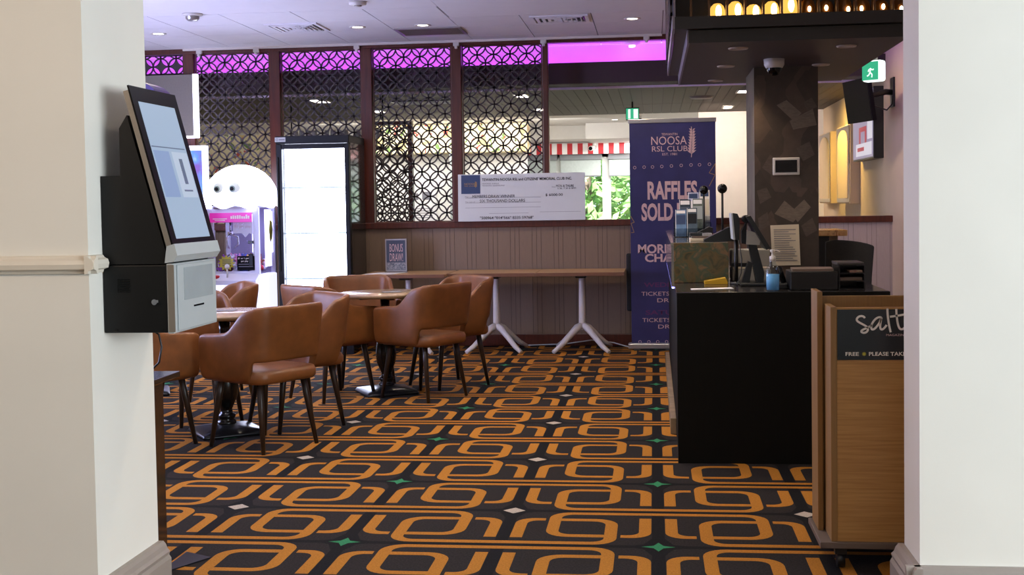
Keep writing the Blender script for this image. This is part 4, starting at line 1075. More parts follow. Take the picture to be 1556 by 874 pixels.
add_box(bm, FX0+0.034, FY0-0.004, FZ-0.041, FX0+0.09, FY0-0.003, FZ-0.028)
obj('label_mark', bm, 'ink_grey', lb)

# ================================================================== CLAW MACHINE
CX0, CX1, CYA, CYB = -4.20, -3.70, 11.12, 11.66
t = thing('claw_machine', 'glowing white claw machine with a domed top and two round eyes', 'claw machine', (-3.95, 11.4, 0))
obj('base_cabinet', box(CX0, CYA, 0.0, CX1, CYB, 0.78, 0.012), 'claw_lit', t)
obj('control_panel', prism([(CYA-0.12, 0.70), (CYA, 0.70), (CYA, 0.80), (CYA-0.12, 0.74)], 'x', CX0, CX1), 'claw_body', t)
jb = BM(); add_tube(jb, [(-3.99, CYA-0.07, 0.765), (-3.99, CYA-0.07, 0.85)], 0.007); add_sphere(jb, (-3.99, CYA-0.07, 0.87), 0.024, u=14, v=10); obj('joystick', jb, 'cam_white', t)
bb = lathe([(0, 0.755), (0.03, 0.757), (0.03, 0.78), (0.02, 0.786), (0, 0.787)], (-4.10, CYA-0.06, 0)); obj('push_button', bb, 'stripe_red', t)
for xx, yy in ((CX0, CYA), (CX1-0.045, CYA), (CX0, CYB-0.045), (CX1-0.045, CYB-0.045)): obj('corner_post', box(xx, yy, 0.78, xx+0.045, yy+0.045, 1.42, 0.004), 'claw_body', t)
bm = BM(); add_box(bm, CX0+0.045, CYA, 1.36, CX1-0.045, CYA+0.03, 1.42); add_box(bm, CX0+0.045, CYA, 0.78, CX1-0.045, CYA+0.03, 0.82)
for xx in (CX0+0.045, CX1-0.057): add_box(bm, xx, CYA, 0.82, xx+0.012, CYA+0.03, 1.36)
obj('door_frame', bm, 'claw_body', t)
obj('back_wall', box(CX0+0.045, CYB-0.03, 0.78, CX1-0.045, CYB-0.02, 1.42), 'claw_inner', t)
for xx in (-3.93, -3.77): obj('light_tube', box(xx, CYB-0.05, 0.98, xx+0.05, CYB-0.031, 1.38), 'claw_tube', t)
obj('light_tube', box(CX1-0.02, CYB-0.30, 0.85, CX1-0.012, CYB-0.12, 1.40), 'claw_tube', t)
obj('front_glass', box(CX0+0.045, CYA+0.012, 0.82, CX1-0.045, CYA+0.016, 1.36), 'clear_soft', t)
obj('side_glass', box(CX1-0.012, CYA+0.045, 0.79, CX1-0.008, CYB-0.045, 1.41), 'clear_soft', t)
obj('prize_bin', box(CX0+0.05, CYA+0.05, 0.785, CX1-0.05, CYB-0.06, 0.80), 'claw_inner', t)
hd = obj('header_strip', box(CX0+0.03, CYA-0.012, 1.285, CX1-0.06, CYA-0.004, 1.375), 'magenta_print', t)
bm = BM(); random.seed(3)
for k in range(9):
    xx = CX0+0.235+k*0.021; add_box(bm, xx, CYA-0.014, 1.318, xx+0.015, CYA-0.012, 1.318+random.uniform(0.022, 0.04))
add_box(bm, CX0+0.06, CYA-0.014, 1.315, CX0+0.2, CYA-0.012, 1.323); add_box(bm, CX0+0.08, CYA-0.014, 1.30, CX0+0.18, CYA-0.012, 1.307)
obj('header_marks', bm, 'letter_white', hd)
# claw
cl = BM(); add_box(cl, -4.12, CYA+0.18, 1.28, -4.0, CYA+0.30, 1.36, 0.006)
cw = obj('claw_carriage', cl, 'plastic_black', t)
cl = BM(); add_tube(cl, [(-4.06, CYA+0.24, 1.28), (-4.06, CYA+0.24, 1.19)], 0.009); add_sphere(cl, (-4.06, CYA+0.24, 1.18), 0.028)
for k in range(3):
    a = 2*PI*k/3+0.4; c_, s_ = math.cos(a), math.sin(a)
    add_tube(cl, [(-4.06, CYA+0.24, 1.17), (-4.06+0.07*c_, CYA+0.24+0.07*s_, 1.14), (-4.06+0.075*c_, CYA+0.24+0.075*s_, 1.07), (-4.06+0.035*c_, CYA+0.24+0.035*s_, 1.03)], [0.011, 0.010, 0.009, 0.006], 8)
obj('claw', cl, 'chrome', cw)
# price star, black notice, coin door
def star_bm(cx, cz, r1, r2, n, y, sx=1.0):
    bm = BM(); pts = []
    for k in range(2*n): a = PI*k/n; r_ = r1 if k % 2 == 0 else r2; pts.append((cx+sx*r_*math.cos(a), cz+r_*math.sin(a)))
    return add_prism(bm, pts, 'y', y-0.003, y)
st = obj('price_star', star_bm(-4.02, 0.90, 0.078, 0.055, 12, CYA-0.002, 1.1), 'letter_yellow', t)
bm = BM()
for k in range(4): add_box(bm, -4.06, CYA-0.0065, 0.872+k*0.018, -3.975, CYA-0.005, 0.879+k*0.018)
obj('star_lines', bm, 'leg_dark', st)
pp = obj('price_sheet', prism([(-3.955, 1.285), (-3.765, 1.285), (-3.765, 1.17), (-3.80, 1.18), (-3.835, 1.14), (-3.87, 1.18), (-3.955, 1.18)], 'y', CYA+0.02, CYA+0.022), 'paper', t)
text('$1 per play', 'letter_pink', pp, -3.94, 1.225, 0.16, 0.032, CYA+0.018)
nn_ = obj('play_notice', box(-3.915, CYA-0.004, 0.83, -3.745, CYA-0.001, 0.965), 'tv_dark', t)
text('$1 or 1 game', 'letter_white', nn_, -3.905, 0.932, 0.12, 0.02, CYA-0.0055, 0.01); text('per play', 'letter_white', nn_, -3.875, 0.905, 0.07, 0.02, CYA-0.0055, 0.01)
bm = BM(); add_box(bm, -3.90, CYA-0.0055, 0.885, -3.77, CYA-0.004, 0.891); add_box(bm, -3.90, CYA-0.0055, 0.862, -3.76, CYA-0.004, 0.868)
obj('notice_lines', bm, 'ink_grey', nn_)
obj('coin_lock', box(-3.795, CYA-0.02, 0.87, -3.755, CYA-0.004, 0.985, 0.004), 'fridge_trim', t)
obj('latch', box(-3.80, CYA-0.02, 1.08, -3.75, CYA-0.0, 1.11, 0.003), 'plastic_black', t)
obj('side_star', prism([(CYA+0.36, 1.30), (CYA+0.42, 1.28), (CYA+0.44, 1.2), (CYA+0.42, 1.12), (CYA+0.36, 1.08), (CYA+0.33, 1.2)], 'x', CX1-0.006, CX1-0.003), 'letter_yellow', t)
# domed top with a scalloped hem
dm = BM(); n = 90; CXC, CYC = -3.945, 11.36; rings_ = []
n = 90
for f in (0.0, 0.12, 0.25, 0.4, 0.55, 0.7, 0.82, 0.92, 0.98):
    rings_.append([(0.355*math.cos(f*PI/2), 1.50+0.335*math.sin(f*PI/2))]*n)
hem = [(0.352, 1.462-0.05*abs(math.sin(k*PI/n*9))) for k in range(n)]
allr = [hem]+rings_; V = []
for rg in allr: V.append([dm.verts.new((CXC+r_*math.cos(2*PI*k/n), CYC+r_*math.sin(2*PI*k/n)*0.95, z)) for k, (r_, z) in enumerate(rg)])
for a, b_ in zip(V, V[1:]):
    for k in range(n): f = dm.faces.new((a[k], a[(k+1) % n], b_[(k+1) % n], b_[k])); f.smooth = True
f = dm.faces.new(V[-1]); f.smooth = True
dome = obj('dome', dm, 'dome_glow', t)
obj('dome_base', lathe([(0, 1.42), (0.31, 1.42), (0.33, 1.44), (0, 1.445)], (CXC, CYC, 0), 40), 'claw_body', t)
for ex in (-4.055, -3.90):
    dx, dz = ex-CXC, 1.605
    yy = CYC-0.95*math.sqrt(max(0.355**2*(1-((dz-1.5)/0.335)**2)-dx*dx, 0.0))
    def disc(r0, r1, d0, d1, ox=0.0, oz=0.0):
        # shallow cap facing the room (-Y)
        bm_ = lathe([(0, d1), (r0, d1), (r1, d0)], (0, 0, 0), 28)
        bm_.transform(Matrix.Translation((ex+ox, yy-0.012, dz+oz)) @ Matrix.Rotation(PI/2, 4, 'X')); return bm_
    e = obj('eye', disc(0.040, 0.056, -0.02, 0.012), 'eye_white', t)
    obj('iris', disc(0.026, 0.028, 0.010, 0.015, -0.010, -0.004), 'eye_ring', e)
    obj('pupil', disc(0.017, 0.018, 0.014, 0.018, -0.012, -0.004), 'ink', e)
# prizes
random.seed(11)
TOYC = [(150, 90, 170), (230, 226, 240), (206, 70, 90), (90, 110, 200), (240, 200, 120), (120, 70, 60), (230, 150, 200), (70, 70, 90)]
toy_m = []
for i, c in enumerate(TOYC): M['plush%d' % i] = mat('plush_%d' % i, c, 0.9, vary=0.15, scale=60); toy_m.append('plush%d' % i)
def toy_mesh():
    bm = BM(); add_sphere(bm, (0, 0, 0.028), 0.032, (1, 0.9, 0.9), 12, 8); add_sphere(bm, (0, -0.008, 0.068), 0.024, (1, 1, 0.95), 12, 8)
    for s in (-1, 1): add_sphere(bm, (s*0.018, -0.004, 0.09), 0.011, (1, 0.7, 1.1), 8, 6); add_sphere(bm, (s*0.03, -0.015, 0.03), 0.012, (1.2, 1, 1), 8, 6)
    return bm
protos = []
for i in range(8):
    o = obj('plush_toy', toy_mesh(), toy_m[i]); tag(o, 'small plush toy in the prize heap of the claw machine', 'toy', 'plush toys in the claw machine'); protos.append(o)
k = 0
for layer, (nx, ny, zz) in enumerate(((5, 5, 0.802), (5, 4, 0.868))):
    for ix in range(nx):
        for iy in range(ny):
            x = CX0+0.09+ix*0.078+random.uniform(-0.008, 0.008)+0.01*layer; y = CYA+0.10+iy*0.082+random.uniform(-0.01, 0.01)+0.03*layer
            if k < 8: o = protos[k]
            else: o = protos[random.randrange(8)].copy(); COL.objects.link(o)
            o.location = (x, y, zz+random.uniform(0, 0.012)); o.rotation_euler = (random.uniform(-0.4, 0.4), random.uniform(-0.4, 0.4), random.uniform(-1.5, 1.5)); k += 1
# the machines beside it
t = thing('lightbox_poster', 'bright colourful lit poster in a white frame left of the claw machine', 'lightbox', (-4.7, 11.85, 0))
obj('stand_body', box(-5.10, 11.78, 0.0, -4.44, 11.99, 1.20, 0.01), 'claw_body', t)
obj('frame', box(-5.10, 11.75, 1.2, -4.43, 11.82, 2.05, 0.006), 'claw_lit', t)
obj('lit_picture', box(-5.05, 11.745, 1.26, -4.475, 11.75, 2.00), 'burst', t)
t = thing('arcade_cabinet', 'dark arcade cabinet with a rounded purple top behind the kiosk', 'arcade machine', (-4.6, 10.4, 0))
obj('body', box(-4.75, 10.3, 0, -4.35, 10.7, 2.3, 0.02), 'plastic_black', t)
obj('header', prism([(-4.75, 2.3)]+[(-4.53+0.24*math.cos(a), 2.36+0.19*math.sin(a)) for a in [PI*(1-k/14) for k in range(15)]]+[(-4.29, 2.3)], 'y', 10.28, 10.62), 'plum_panel', t)
t = thing('edge_lit_signboard', 'blank grey signboard with a white lit edge on the back wall', 'signboard', (-5.1, 11.95, 2.15))
obj('board', box(-5.7, YB-0.10, 2.165, -4.648, YB-0.051, 2.785), 'board_grey', t)
obj('lit_edge', add_box(box(-4.648, YB-0.105, 2.14, -4.602, YB-0.051, 2.79, 0.003), -5.7, YB-0.105, 2.14, -4.648, YB-0.051, 2.163), 'edge_glow', t)

# ================================================================== RECEPTION COUNTER
t = thing('reception_counter', 'black reception counter with a stone bar top at its left', 'counter', (0.7, 8.5, 0))
obj('end_panel', box(0.118, 6.6, 0.0, 1.237, 6.64, 0.925, 0.002), 'black_wood', t)
obj('worktop', box(0.118, 6.64, 0.895, 0.80, 10.6, 0.925, 0.002), 'counter_top', t)
obj('worktop', box(0.80, 6.64, 0.895, 1.237, 7.25, 0.925, 0.002), 'counter_top', t)
obj('front_panel', box(0.124, 6.64, 0.0, 0.19, 10.6, 0.895), 'black_wood', t)
obj('inner_panel', box(1.20, 6.64, 0.0, 1.237, 7.25, 0.895), 'black_wood', t)
obj('bar_end', box(0.117, 7.40, 0.926, 0.443, 7.43, 1.166, 0.003), 'granite', t)
obj('bar_top', box(0.10, 7.43, 1.145, 0.443, 10.67, 1.168, 0.004), 'granite_top', t)
obj('bar_front', box(0.104, 7.43, 0.90, 0.14, 10.67, 1.145), 'granite_top', t)
obj('led_strip', box(0.106, 7.45, 0.888, 0.119, 10.6, 0.898), 'led_blue', t)
obj('foot_ledge', box(0.088, 7.42, 0.001, 0.1235, 10.7, 0.10, 0.004), 'stone_pale', t)
# column
cbm = box(0.642, 7.9, 0, 1.04, 8.55, 2.26)
PTS = [(0.782, 2.017),(0.844, 2.048),(0.937, 1.963),(0.888, 1.914),(0.863, 1.915),(1.007, 1.99),(1.031, 1.886),(0.884, 1.86),(0.765, 1.328),(0.827, 1.411),(0.925, 1.326),(0.88, 1.272),(0.868, 1.339),(0.95, 1.417),(0.991, 1.367),(0.909, 1.272)]
for k in range(0, len(PTS), 4):
    f = cbm.faces.new([cbm.verts.new((a, 7.8994-k*0.0002, c)) for a, c in PTS[k:k+4]]); f.material_index = 1
PTS = [(0.689, 1.623),(0.739, 1.705),(0.821, 1.641),(0.759, 1.567),(0.655, 1.477),(0.717, 1.496),(0.745, 1.433),(0.675, 1.392),(0.903, 1.743),(0.985, 1.783),(1.017, 1.699),(0.944, 1.659),(0.95, 2.03),(1.0, 2.06),(1.035, 2.0),(0.97, 1.975),(0.66, 1.30),(0.72, 1.34),(0.735, 1.26),(0.67, 1.22),(0.93, 1.25),(1.0, 1.30),(1.03, 1.22),(0.96, 1.18)]
for k in range(0, len(PTS), 4):
    f = cbm.faces.new([cbm.verts.new((a, 7.8980-k*0.0001, c)) for a, c in PTS[k:k+4]]); f.material_index = 2
struct('trim_12', cbm, ['column', 'column_pale', 'column_mid'])
# canopy
t = thing('canopy', 'dark timber canopy hanging over the reception counter', 'canopy', (0.75, 7.8, 2.26))
obj('soffit', box(0.20, 6.6, 2.26, 1.34, 8.95, 2.325), 'canopy', t)
obj('soffit_fascia', box(0.196, 6.585, 2.258, 1.345, 6.6, 2.325), 'canopy_black', t)
obj('side_lip', box(0.188, 6.6, 2.258, 0.20, 8.95, 2.33), 'canopy_edge', t)
obj('upper_deck', box(0.125, 6.56, 2.33, 1.345, 8.95, 2.345), 'canopy', t)
obj('upper_fascia', box(0.122, 6.54, 2.328, 1.345, 6.56, 2.392), 'canopy_black', t)
obj('side_fascia', box(0.11, 6.54, 2.328, 0.122, 8.95, 2.40), 'canopy_edge', t)
obj('back_panel', box(0.13, 6.90, 2.345, 1.345, 6.92, CEIL), 'canopy_black', t)
sl = lattice_bm(6.62, 8.9, 2.41, 3.04, 0.0, r=0.11, t=0.03, dep=0.012, xo=6.62, frame=0.02)
sl.transform(Matrix(((0, 1, 0, 0.10), (1, 0, 0, 0), (0, 0, 1, 0), (0, 0, 0, 1))))
o = obj('side_lattice', sl, 'lattice'); tag(o, 'black lattice side screen standing on the left edge of the canopy', 'screen')
o = obj('side_backing', box(0.118, 6.62, 2.40, 0.128, 8.93, CEIL), 'canopy_edge'); tag(o, 'plain grey panel behind the black lattice on the canopy edge', 'panel')
# row of lamps on the canopy shelf between upright fins
FNX = [0.211+0.0955*k for k in range(12)]
fb0 = None
ORD = ['first', 'second', 'third', 'fourth', 'fifth', 'sixth', 'seventh', 'eighth', 'ninth', 'tenth', 'eleventh', 'twelfth', 'thirteenth', 'fourteenth']
for k, xx in enumerate(FNX):
    lab = '%s thin brass upright from the left in the canopy lamp row' % ORD[k]
    if fb0 is None:
        fb0 = obj('upright_fin', box(-0.006, -0.03, 0, 0.006, 0.03, 0.62, 0.002), 'brass_fin'); tag(fb0, lab, 'upright', 'uprights in the canopy lamp row'); fb0.location = (xx, 6.66, 2.346)
    else:
        o = fb0.copy(); COL.objects.link(o); o.location = (xx, 6.66, 2.346); o['label'] = lab
def lamp(xx, h, bright, lab, grp):
    t = thing('amber_lamp', lab, 'lamp', (xx, 6.72, 2.345), 0, grp)
    s = 0.0425
    prof = [(0.0, 0.03), (s, 0.03), (s, h*0.60), (s*0.95, h*0.74), (s*0.78, h*0.88), (s*0.45, h*0.97), (0.0, h)]
    obj('glass_shade', lathe(prof, (0, 0, 0), 20), 'amber_bright' if bright else 'dim_amber', t, world=False)
    obj('lamp_base', lathe([(0, 0), (0.036, 0), (0.036, 0.03), (0, 0.03)], (0, 0, 0), 20), 'brass_fin', t, world=False)
    bm = BM(); 
    if bright: add_sphere(bm, (0.012*math.sin(h*900), -s-0.004, h*0.62), 0.018, (0.9, 0.4, 2.0), 14, 10)
    else: add_sphere(bm, (random.uniform(-0.015, 0.02), -s-0.006, 0.07+random.uniform(0, 0.02)), 0.010, (0.9, 0.7, 1.5), 12, 10)
    obj('bulb', bm, 'bulb_hot', t, world=False)
HS = [0.140, 0.148, 0.128, 0.142, 0.175, 0.15, 0.14, 0.15, 0.14, 0.13, 0.13]
for k in range(11):
    xx = FNX[1+k]+0.048
    lamp(xx, HS[k], k < 5, '%s amber glass lamp from the left on the canopy shelf, %s' % (ORD[k], 'brightly lit' if k < 5 else 'dimly lit'), 'amber lamps on the canopy shelf')
# dome camera under canopy
t = thing('dome_camera', 'white dome security camera under the canopy before the slate column', 'camera', (0.727, 7.47, 2.26))
obj('housing', lathe([(0, 0), (0.062, 0), (0.060, -0.035), (0.050, -0.052), (0.044, -0.054), (0, -0.054)], (0.727, 7.47, 2.26), 28), 'cam_white', t)
obj('lens_dome', lathe([(0.044, -0.05), (0.043, -0.068), (0.034, -0.087), (0.018, -0.097), (0, -0.10)], (0.727, 7.47, 2.26), 28), 'gloss_black', t)
# tablet and notice on the column
t = thing('wall_tablet', 'white wall tablet with a black screen on the slate column', 'tablet', (0.84, 7.89, 1.63))
obj('case', box(0.755, 7.885, 1.573, 0.923, 7.90, 1.684, 0.005), 'cam_white', t); obj('screen', box(0.770, 7.883, 1.590, 0.906, 7.886, 1.668), 'gloss_black', t)
t = thing('paper_notice', 'white printed sheet stuck on the slate column', 'notice', (0.83, 7.89, 1.1))
bm = BM(); nzs = 8
pts = [(0.737, 1.253), (0.915, 1.261)]
add_quad(bm, (0.737, 7.892, 1.255), (0.915, 7.892, 1.260), (0.924, 7.885, 1.0), (0.748, 7.888, 0.998)); add_quad(bm, (0.737, 7.893, 1.255), (0.915, 7.893, 1.260), (0.924, 7.886, 1.0), (0.748, 7.889, 0.998))
obj('sheet', bm, 'paper_cream', t)
bm = BM()
for k in range(15):
    z = 1.225-k*0.014; w_ = 0.15*random.uniform(0.6, 1.0); add_box(bm, 0.757+0.002*k/3, 7.882+(0.006 if k < 5 else 0.002 if k < 10 else 0.0), z, 0.757+w_, 7.8835+(0.006 if k < 5 else 0.002 if k < 10 else 0.0), z+0.004)
obj('printed_lines', bm, 'ink_grey', t)

# ---- things on the counter
WT = 0.9262
t = thing('sanitiser_bottle', 'clear pump bottle of blue hand sanitiser on the counter edge', 'bottle', (0.637, 6.70, WT))
c = (0.637, 6.70, WT)
obj('bottle_body', lathe([(0, 0.0), (0.034, 0), (0.037, 0.006), (0.037, 0.105), (0.033, 0.125), (0.02, 0.145), (0.016, 0.15), (0.016, 0.165)], c), 'bottle_clear', t)
obj('gel', lathe([(0, 0.003), (0.034, 0.004), (0.035, 0.09), (0, 0.09)], c), 'gel_blue', t)
pm = lathe([(0, 0.16), (0.017, 0.16), (0.017, 0.185), (0.008, 0.19), (0.006, 0.205), (0.013, 0.21), (0.013, 0.222), (0, 0.224)], c, 20); add_tube(pm, [(0.637, 6.70, WT+0.217), (0.66, 6.70, WT+0.217), (0.675, 6.70, WT+0.208)], 0.005, 8)
obj('pump', pm, 'cam_white', t)
t = thing('document_box', 'black document box with papers on top, behind the counter edge', 'box', (0.85, 6.85, WT))
obj('box_body', box(0.735, 6.72, WT, 0.985, 6.98, WT+0.10, 0.004), 'plastic_black', t)
o = obj('paper_pile', prism([(0.745, 6.73), (0.965, 6.74), (0.98, 6.96), (0.76, 6.97)], 'z', WT+0.101, WT+0.113), 'grey_board'); tag(o, 'grey papers lying on the black document box', 'papers')
o = obj('spiral_notebook', box(0.985, 6.74, WT+0.135, 1.125, 6.96, WT+0.147, 0.002), 'cover_dark'); tag(o, 'dark grey notebook lying on the black letter trays', 'notebook')
t = thing('letter_trays', 'stack of three black letter trays at the right end of the counter', 'letter tray', (1.06, 6.85, WT))
for k in range(3):
    bm = BM(); z = WT+0.043*k; add_box(bm, 0.99, 6.73, z, 1.13, 6.98, z+0.005); add_box(bm, 0.99, 6.73, z+0.005, 0.997, 6.98, z+0.04); add_box(bm, 1.123, 6.73, z+0.005, 1.13, 6.98, z+0.04); add_box(bm, 0.997, 6.973, z+0.005, 1.123, 6.98, z+0.04)
    obj('tray', bm, 'plastic_black', t)
obj('top_plate', box(0.99, 6.73, WT+0.128, 1.13, 6.98, WT+0.134), 'plastic_black', t)
o = obj('red_booklet', box(1.05, 6.745, WT+0.0915, 1.118, 6.92, WT+0.105, 0.002), 'booklet_red'); tag(o, 'red booklet in the topmost letter tray', 'booklet')
o = obj('grey_booklet', box(1.00, 6.75, WT+0.0485, 1.118, 6.92, WT+0.066, 0.002), 'grey_board'); tag(o, 'grey booklet in the middle letter tray', 'booklet')
o = obj('loose_slip', prism([(0.205, 6.80), (0.44, 6.86), (0.43, 6.95), (0.20, 6.88)], 'z', WT, WT+0.002), 'paper'); tag(o, 'white paper slip lying on the counter before the stone block', 'paper slip')
o = obj('yellow_wedge', prism([(0.295, WT), (0.428, WT), (0.428, WT+0.012), (0.418, WT+0.036), (0.295, WT+0.016)], 'y', 7.25, 7.36), 'yellow_card'); tag(o, 'yellow wedge card holder in front of the stone block', 'card holder')
# brochures on the bar top
BT = 1.1688
t = thing('brochure_stand', 'clear acrylic stand of brochures on the stone bar top', 'brochure stand', (0.27, 8.6, BT))
bm = BM(); add_box(bm, 0.14, 8.50, BT, 0.40, 8.86, BT+0.004); add_box(bm, 0.14, 8.50, BT+0.004, 0.40, 8.504, BT+0.06); add_box(bm, 0.14, 8.60, BT+0.004, 0.40, 8.604, BT+0.10); add_box(bm, 0.14, 8.72, BT+0.004, 0.40, 8.724, BT+0.14)
obj('pocket_tray', bm, 'acrylic', t)
BR = [(0.15, 8.51, 0.075, 0.19, (96, 124, 158), 'blue brochure in the front left pocket of the brochure stand'),
      (0.23, 8.51, 0.07, 0.20, (70, 84, 96), 'dark slate brochure in the front pocket, beside the blue one'),
      (0.18, 8.61, 0.08, 0.26, (54, 64, 72), 'dark brochure standing in the middle row of the stand'),
      (0.27, 8.61, 0.075, 0.265, (104, 112, 104), 'grey green brochure in the middle row of the stand'),
      (0.245, 8.73, 0.075, 0.31, (178, 178, 204), 'pale lilac brochure at the back of the stand'),
      (0.325, 8.73, 0.072, 0.325, (222, 214, 206), 'tall cream brochure at the back right of the stand')]
for i, (x, y, w, h, colr, lab) in enumerate(BR):
    M['broch%d' % i] = mat('brochure_%d' % i, colr, 0.25, vary=0.4, scale=14)
    bm = prism([(y, BT+0.005), (y+0.025, BT+0.005), (y+0.025+h*0.18, BT+h), (y+h*0.18, BT+h)], 'x', x, x+w)
    bm.transform(Matrix.Translation((0, 0, 0)))
    o = thing('brochure', lab, 'brochure', (x+w/2, y, BT+0.005), 0, 'brochures in the acrylic stand'); obj('booklet', bm, 'broch%d' % i, o)
    def strip(f0, f1, a, b_, mk, nm):
        yy = lambda f: y+h*0.18*f-0.0012
        q = BM(); add_quad(q, (x+a*w, yy(f0), BT+0.005+(h-0.005)*f0), (x+b_*w, yy(f0), BT+0.005+(h-0.005)*f0), (x+b_*w, yy(f1), BT+0.005+(h-0.005)*f1), (x+a*w, yy(f1), BT+0.005+(h-0.005)*f1)); obj(nm, q, mk, o)
    strip(0.0, 1.0, 0.0, 0.05, 'paper', 'page_edge'); strip(0.86, 0.97, 0.1, 0.9, 'paper' if i < 4 else 'navy', 'title_band'); strip(0.45, 0.80, 0.08, 0.92, ('navy', 'sign_black', 'poster_dark', 'kiosk_window', 'paper', 'paper_cream')[i], 'cover_photo')
for i, (x0, y0, x1, y1, z0, z1, mk, lab) in enumerate(((0.225, 7.66, 0.41, 7.90, 0.0, 0.016, 'paper_cream', 'bottom booklet of the small pile on the stone bar top'), (0.235, 7.67, 0.40, 7.89, 0.0165, 0.030, 'grey_board', 'middle booklet of the small pile on the stone bar top'),
                                                   (0.225, 7.68, 0.36, 7.90, 0.0305, 0.048, 'sign_black', 'dark top booklet of the small pile, with a white label'))):
    o = thing('booklet', lab, 'booklet', ((x0+x1)/2, (y0+y1)/2, BT+z0)); obj('cover', box(x0, y0, BT+z0, x1, y1, BT+z1, 0.002), mk, o)
    if i == 2:
        obj('barcode_label', box(0.30, 7.678, BT+0.032, 0.358, 7.68, BT+0.047), 'paper', o)
        bm = BM()
        for k in range(7): add_box(bm, 0.306+k*0.007, 7.677, BT+0.035, 0.309+k*0.007, 7.678, BT+0.044)
        obj('barcode', bm, 'ink', o)
o = obj('orange_card', box(0.385, 8.1, BT, 0.435, 8.3, BT+0.028, 0.002), 'orange_card'); tag(o, 'small orange card pack behind the booklets on the bar top', 'card pack')
def scanner(x, y, z, lab, s=1.0):
    t = thing('sign_in_reader', lab, 'reader', (x, y, z), 0, 'black ball-topped readers on the bar top')
    obj('wedge_base', prism([(-0.10*s, 0.0), (0.055*s, 0.0), (0.055*s, 0.07*s), (0.03*s, 0.075*s), (-0.10*s, 0.012)], 'y', -0.07, 0.07), 'plastic_black', t, world=False)
    obj('stem', tube([(0, 0.0, 0.03), (0, 0.0, 0.30)], [0.008, 0.007], 10), 'plastic_black', t, world=False)
    obj('ball', add_sphere(BM(), (0, 0, 0.322), 0.030, u=24, v=16), 'gloss_black', t, world=False)
scanner(0.335, 8.25, BT+0.0005, 'farther black ball-topped reader, in front of the brochures')
scanner(0.42, 7.58, BT+0.0005, 'nearer black ball-topped reader, at the right edge of the stone block', 1.15)
# staff terminal
t = thing('sales_terminal', 'black sales terminal on an angled stand behind the stone block', 'terminal', (0.55, 7.15, WT))
obj('base', box(0.49, 7.05, WT, 0.66, 7.25, WT+0.018, 0.006), 'plastic_black', t)
obj('stand_arm', prism([(0.585, WT+0.015), (0.625, WT+0.015), (0.63, WT+0.07), (0.575, WT+0.28), (0.535, WT+0.26)], 'y', 7.12, 7.19), 'plastic_black', t)
obj('rear_leg', prism([(0.50, WT+0.015), (0.545, WT+0.015), (0.565, WT+0.13), (0.54, WT+0.14)], 'y', 7.12, 7.19), 'plastic_black', t)
s_ = obj('touch_screen', prism([(0.522, 1.325), (0.545, 1.33), (0.655, 1.145), (0.632, 1.135)], 'y', 7.0, 7.32), 'plastic_black', t)
obj('hinge', tube([(0.53, 7.10, 1.31), (0.53, 7.22, 1.31)], 0.022, 14), 'fridge_trim', t)
obj('customer_display', prism([(0.525, 1.165), (0.60, 1.16), (0.612, 1.222), (0.53, 1.245)], 'y', 7.08, 7.2), 'plastic_grey', t)
obj('card_bracket', prism([(0.50, 1.17), (0.525, 1.165), (0.53, 1.30), (0.50, 1.24)], 'y', 7.09, 7.17), 'fridge_trim', t)
t = thing('customer_screen', 'slim black screen facing left, above the stone block', 'screen', (0.47, 7.25, WT))
obj('panel', prism([(0.455, 1.345), (0.482, 1.34), (0.495, 1.31), (0.492, 1.185), (0.468, 1.19)], 'y', 7.15, 7.4), 'plastic_black', t)
obj('display_face', prism([(0.447, 1.342), (0.455, 1.345), (0.468, 1.19), (0.458, 1.19)], 'y', 7.16, 7.39), 'kiosk_grey', t)
obj('post', tube([(0.48, 7.27, WT), (0.48, 7.27, 1.20)], 0.012), 'plastic_black', t)
obj('post_foot', lathe([(0, 0), (0.05, 0), (0.05, 0.008), (0, 0.012)], (0.49, 7.27, WT), 20), 'plastic_black', t)
t = thing('receipt_printer', 'grey printer behind the sales terminal', 'printer', (0.58, 7.6, WT))
obj('body', box(0.47, 7.48, WT, 0.70, 7.75, WT+0.075, 0.008), 'plastic_grey', t); obj('lid', box(0.475, 7.485, WT+0.075, 0.695, 7.745, WT+0.086, 0.004), 'paper_cream', t)
t = thing('card_machine', 'black framed grey box standing on the grey printer', 'machine', (0.58, 7.6, WT+0.086))
obj('body', box(0.468, 7.52, WT+0.0865, 0.70, 7.72, WT+0.19, 0.006), 'plastic_grey', t); obj('band', box(0.47, 7.515, WT+0.088, 0.62, 7.521, WT+0.11), 'plastic_black', t)
o = obj('terminal_cable', tube([(0.485, 7.1, 1.19), (0.50, 7.09, 1.08), (0.495, 7.08, 1.0), (0.475, 7.06, 0.95), (0.47, 7.05, WT+0.004)], 0.003, 8), 'plastic_black'); tag(o, 'thin black cable hanging from the terminal beside the stone block', 'cable')
t = thing('desk_phone', 'black handset clipped beside the sanitiser bottle', 'phone', (0.70, 6.85, WT))
obj('cradle', box(0.66, 6.82, WT, 0.73, 6.95, WT+0.03, 0.006), 'plastic_black', t)
obj('handset', tube([(0.672, 6.88, WT+0.115), (0.69, 6.88, WT+0.105), (0.70, 6.88, WT+0.07), (0.715, 6.88, WT+0.03)], [0.012, 0.02, 0.018, 0.015], 12), 'gloss_black', t)
